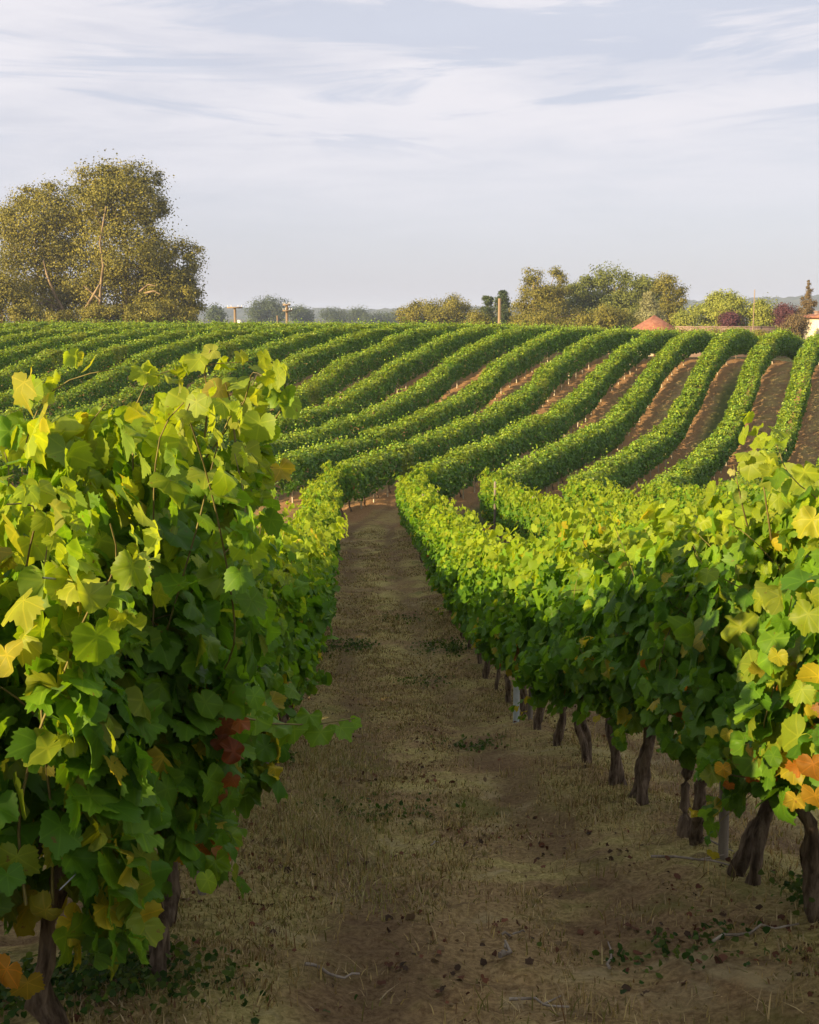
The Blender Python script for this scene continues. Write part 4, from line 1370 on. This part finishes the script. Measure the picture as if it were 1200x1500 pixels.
tree('hedge', 'low olive hedge in front of the pink garden wall', 'hedge', 1075, 118, [(1000, 492, 26, 8), (1035, 492, 26, 8), (1070, 494, 26, 9), (1110, 495, 28, 9), (1145, 496, 24, 9)], 4500, .14, 'olive', 39, .05, group='hedges', limbs=3)

# far bluish trees between the vineyard and the ridge
FAR = [('rounded dark tree standing behind the second utility pole', 396, 480, [(396, 456, 28, 18), (405, 450, 22, 13), (380, 464, 24, 12)], 3000),
       ('small dark tree just right of the big clump', 322, 420, [(322, 464, 12, 10), (318, 456, 6, 8)], 900),
       ('low rounded tree right of the second utility pole', 447, 500, [(446, 462, 16, 11), (440, 458, 9, 8)], 1300),
       ('wide low tree in the bluish far band, closest to the poles', 488, 560, [(486, 463, 20, 9), (500, 466, 16, 8)], 1300),
       ('flat-topped tree in the middle of the bluish far band', 527, 560, [(525, 463, 16, 11), (536, 467, 14, 8)], 1300),
       ('far band tree nearest the olive rounded tree', 565, 570, [(562, 466, 18, 8), (578, 468, 14, 8)], 1300)]
for i, (lab, px, d, lobes, n) in enumerate(FAR):
    tree('far_tree', lab, 'tree', px, float(d), lobes, n, .55, 'dark', 70 + i, .35, group='far bluish trees')

# ------------------------------------------------------------------ houses, garden wall and poles
def house(label, px, d, hw, dep, eave, ridge, rz, mat, chimney=None):
    x = px_x(px, d)
    z0 = float(ground_z(x, d))
    e = empty('house', (x, d, z0), rz)
    tag(e, label, 'house')
    ze, zr = px_z(eave, d) - z0, px_z(ridge, d) - z0
    g = Geo()
    box(g, (0, 0, ze / 2 - .2), (hw * 2, dep * 2, ze + .4))
    w = g.build('wall', M[mat], e)
    g = Geo()
    a, b, o = hw + .45, dep + .45, .04
    hip = max(0.0, a - b)
    V = [(-a, -b, ze - .1), (a, -b, ze - .1), (a, b, ze - .1), (-a, b, ze - .1), (-a, -b, ze + o), (a, -b, ze + o), (a, b, ze + o), (-a, b, ze + o), (-hip - .02, 0, zr), (hip + .02, 0, zr)]
    g.add(V, [[3, 2, 1, 0], [0, 1, 5, 4], [1, 2, 6, 5], [2, 3, 7, 6], [3, 0, 4, 7], [4, 5, 9, 8], [6, 7, 8, 9]])
    g.add(V, [[5, 6, 9], [7, 4, 8]])
    rf = g.build('roof', M['roof'], e)
    if chimney:
        g = Geo()
        zc = px_z(chimney[1], d) - z0
        cx = px_x(chimney[0], d) - x
        box(g, (cx, 0, zc - .9), (.55, .55, 1.8))
        box(g, (cx, 0, zc + .04), (.70, .70, .12))
        g.build('chimney', M['pink_wall'], rf)
    for s in (-.5, .5):
        g = Geo()
        zc = ze - 1.15
        box(g, (s * hw, -dep - .02, zc), (1.0, .10, 1.25))
        wf = g.build('window', M['window'], e)
        for q in (-1, 1):
            g = Geo()
            box(g, (s * hw + q * .80, -dep - .05, zc), (.52, .06, 1.35))
            g.build('shutter', M['shutter'], wf)
    g = Geo()
    box(g, (0, -dep - .03, 1.05), (1.0, .1, 2.1))
    g.build('door', M['shutter'], e)
    return e


house('small house with a red hip roof among the middle trees', 954, 131, 1.62, 1.6, 483, 461.5, .12, 'render_wall')
house('cream house with a tiled roof cut off by the right edge', 1236, 128, 4.1, 3.2, 464, 452, -.10, 'render_wall', (1190, 456.5))

g = Geo()
wd = 126.0
zt = px_z(479, wd)
x0, x1 = px_x(985, wd), px_x(1156, wd)
zb = float(ground_z((x0 + x1) / 2, wd))
box(g, ((x0 + x1) / 2, wd, (zt + zb) / 2 - .2), (x1 - x0, .25, zt - zb + .4))
box(g, ((x0 + x1) / 2, wd, zt + .03), (x1 - x0 + .1, .34, .10))
o = g.build('garden_wall', M['pink_wall'])
tag(o, 'long low pinkish garden wall behind the vine crest', 'wall')


def utility_pole(label, px, d, top, r, arms=(), cap=False, mat='pole'):
    x = px_x(px, d)
    z0 = float(ground_z(x, d))
    e = empty('utility_pole', (x, d, z0))
    tag(e, label, 'pole', 'poles beyond the vineyard')
    h = px_z(top, d) - z0
    g = Geo()
    tube(g, [(0, 0, -.3), (.01, 0, h * .5), (0, 0, h)], [r, r * .9, r * .78], 10)
    g.build('shaft', M[mat], e, True)
    for (py, half, tilt) in arms:
        g = Geo()
        za = px_z(py, d) - z0
        box(g, (0, -r - .05, za), (2 * half, .10, .13))
        a = g.build('crossarm', M[mat], e)
        a.rotation_euler = (0, 0, tilt)
        for q in (-.9, -.45, .45, .9):
            g = Geo()
            tube(g, [(q * half, -r - .05, za + .06), (q * half, -r - .05, za + .14), (q * half, -r - .05, za + .22)], [.015, .03, .02], 8)
            g.build('insulator', M['ceramic'], a)
    if cap:
        g = Geo()
        box(g, (.42, -r, px_z(473, d) - z0), (.34, .3, .42))
        box(g, (.42, -r, px_z(473, d) - z0 + .23), (.40, .36, .05))
        g.build('meter_box', M['ceramic'], e)
    return e


utility_pole('utility pole with a wide crossarm and white box, nearest the big trees', 348, 104.0, 449.5, .14, ((450.5, .68, 0.05),), True)
utility_pole('utility pole with short double crossarms in front of the far rounded tree', 423, 104.0, 445.5, .15, ((446.5, .33, 0.0), (455, .42, .3)))
utility_pole('short thin pole left of the double-armed utility pole', 409, 125.0, 462, .10)
utility_pole('thick pale bare post in front of the cypress pair', 730, 96.0, 437, .165)
utility_pole('very tall thin pinkish pole beside the smaller yellow-green tree', 1097, 125.0, 424, .06)

# ------------------------------------------------------------------ unseen hedge added behind the camera to shade the lane
rg_h = np.random.default_rng(77)
hv = empty('lane_shade_hedge', (-9.5, -6.2, float(ground_z(-9.5, -6.2))), R(-42))
tag(hv, 'added unseen hedge behind the viewpoint shading the lane', 'hedge')
n = 36000
ax = rg_h.uniform(-9, 11, n)
HZ = 2.7
zz = rg_h.uniform(0, 1, n) ** .8 * HZ
g = Geo()
add_leaves(g, np.stack([ax, rg_h.choice([-1, 1], n) * .32 * rg_h.uniform(.3, 1, n), zz + .06 * (vnoise(ax * 2, ax * 0, 3) - .5)], -1), rg_h.normal(0, 1, (n, 3)), rg_h.normal(0, 1, (n, 3)), .11 * rg_h.uniform(.8, 1.3, n),
           green_tints(n, rg_h, np.full(n, .2)), 0, rg_h)
g.build('foliage', M['hedge_leaf'], hv)

# ------------------------------------------------------------------ the evening haze
def build_haze():
    m, nt, out = new_mat('evening_haze')
    v = nt.nodes.new('ShaderNodeVolumePrincipled')
    v.inputs['Color'].default_value = (.62, .74, 1.0, 1)
    v.inputs['Density'].default_value = .00030
    nt.links.new(v.outputs[0], out.inputs['Volume'])
    g = Geo()
    box(g, (0, 1980, 12), (6500, 4120, 42))
    o = g.build('haze', m)
    tag(o, 'thin bluish evening haze over the far country', 'haze', kind='stuff')


build_haze()
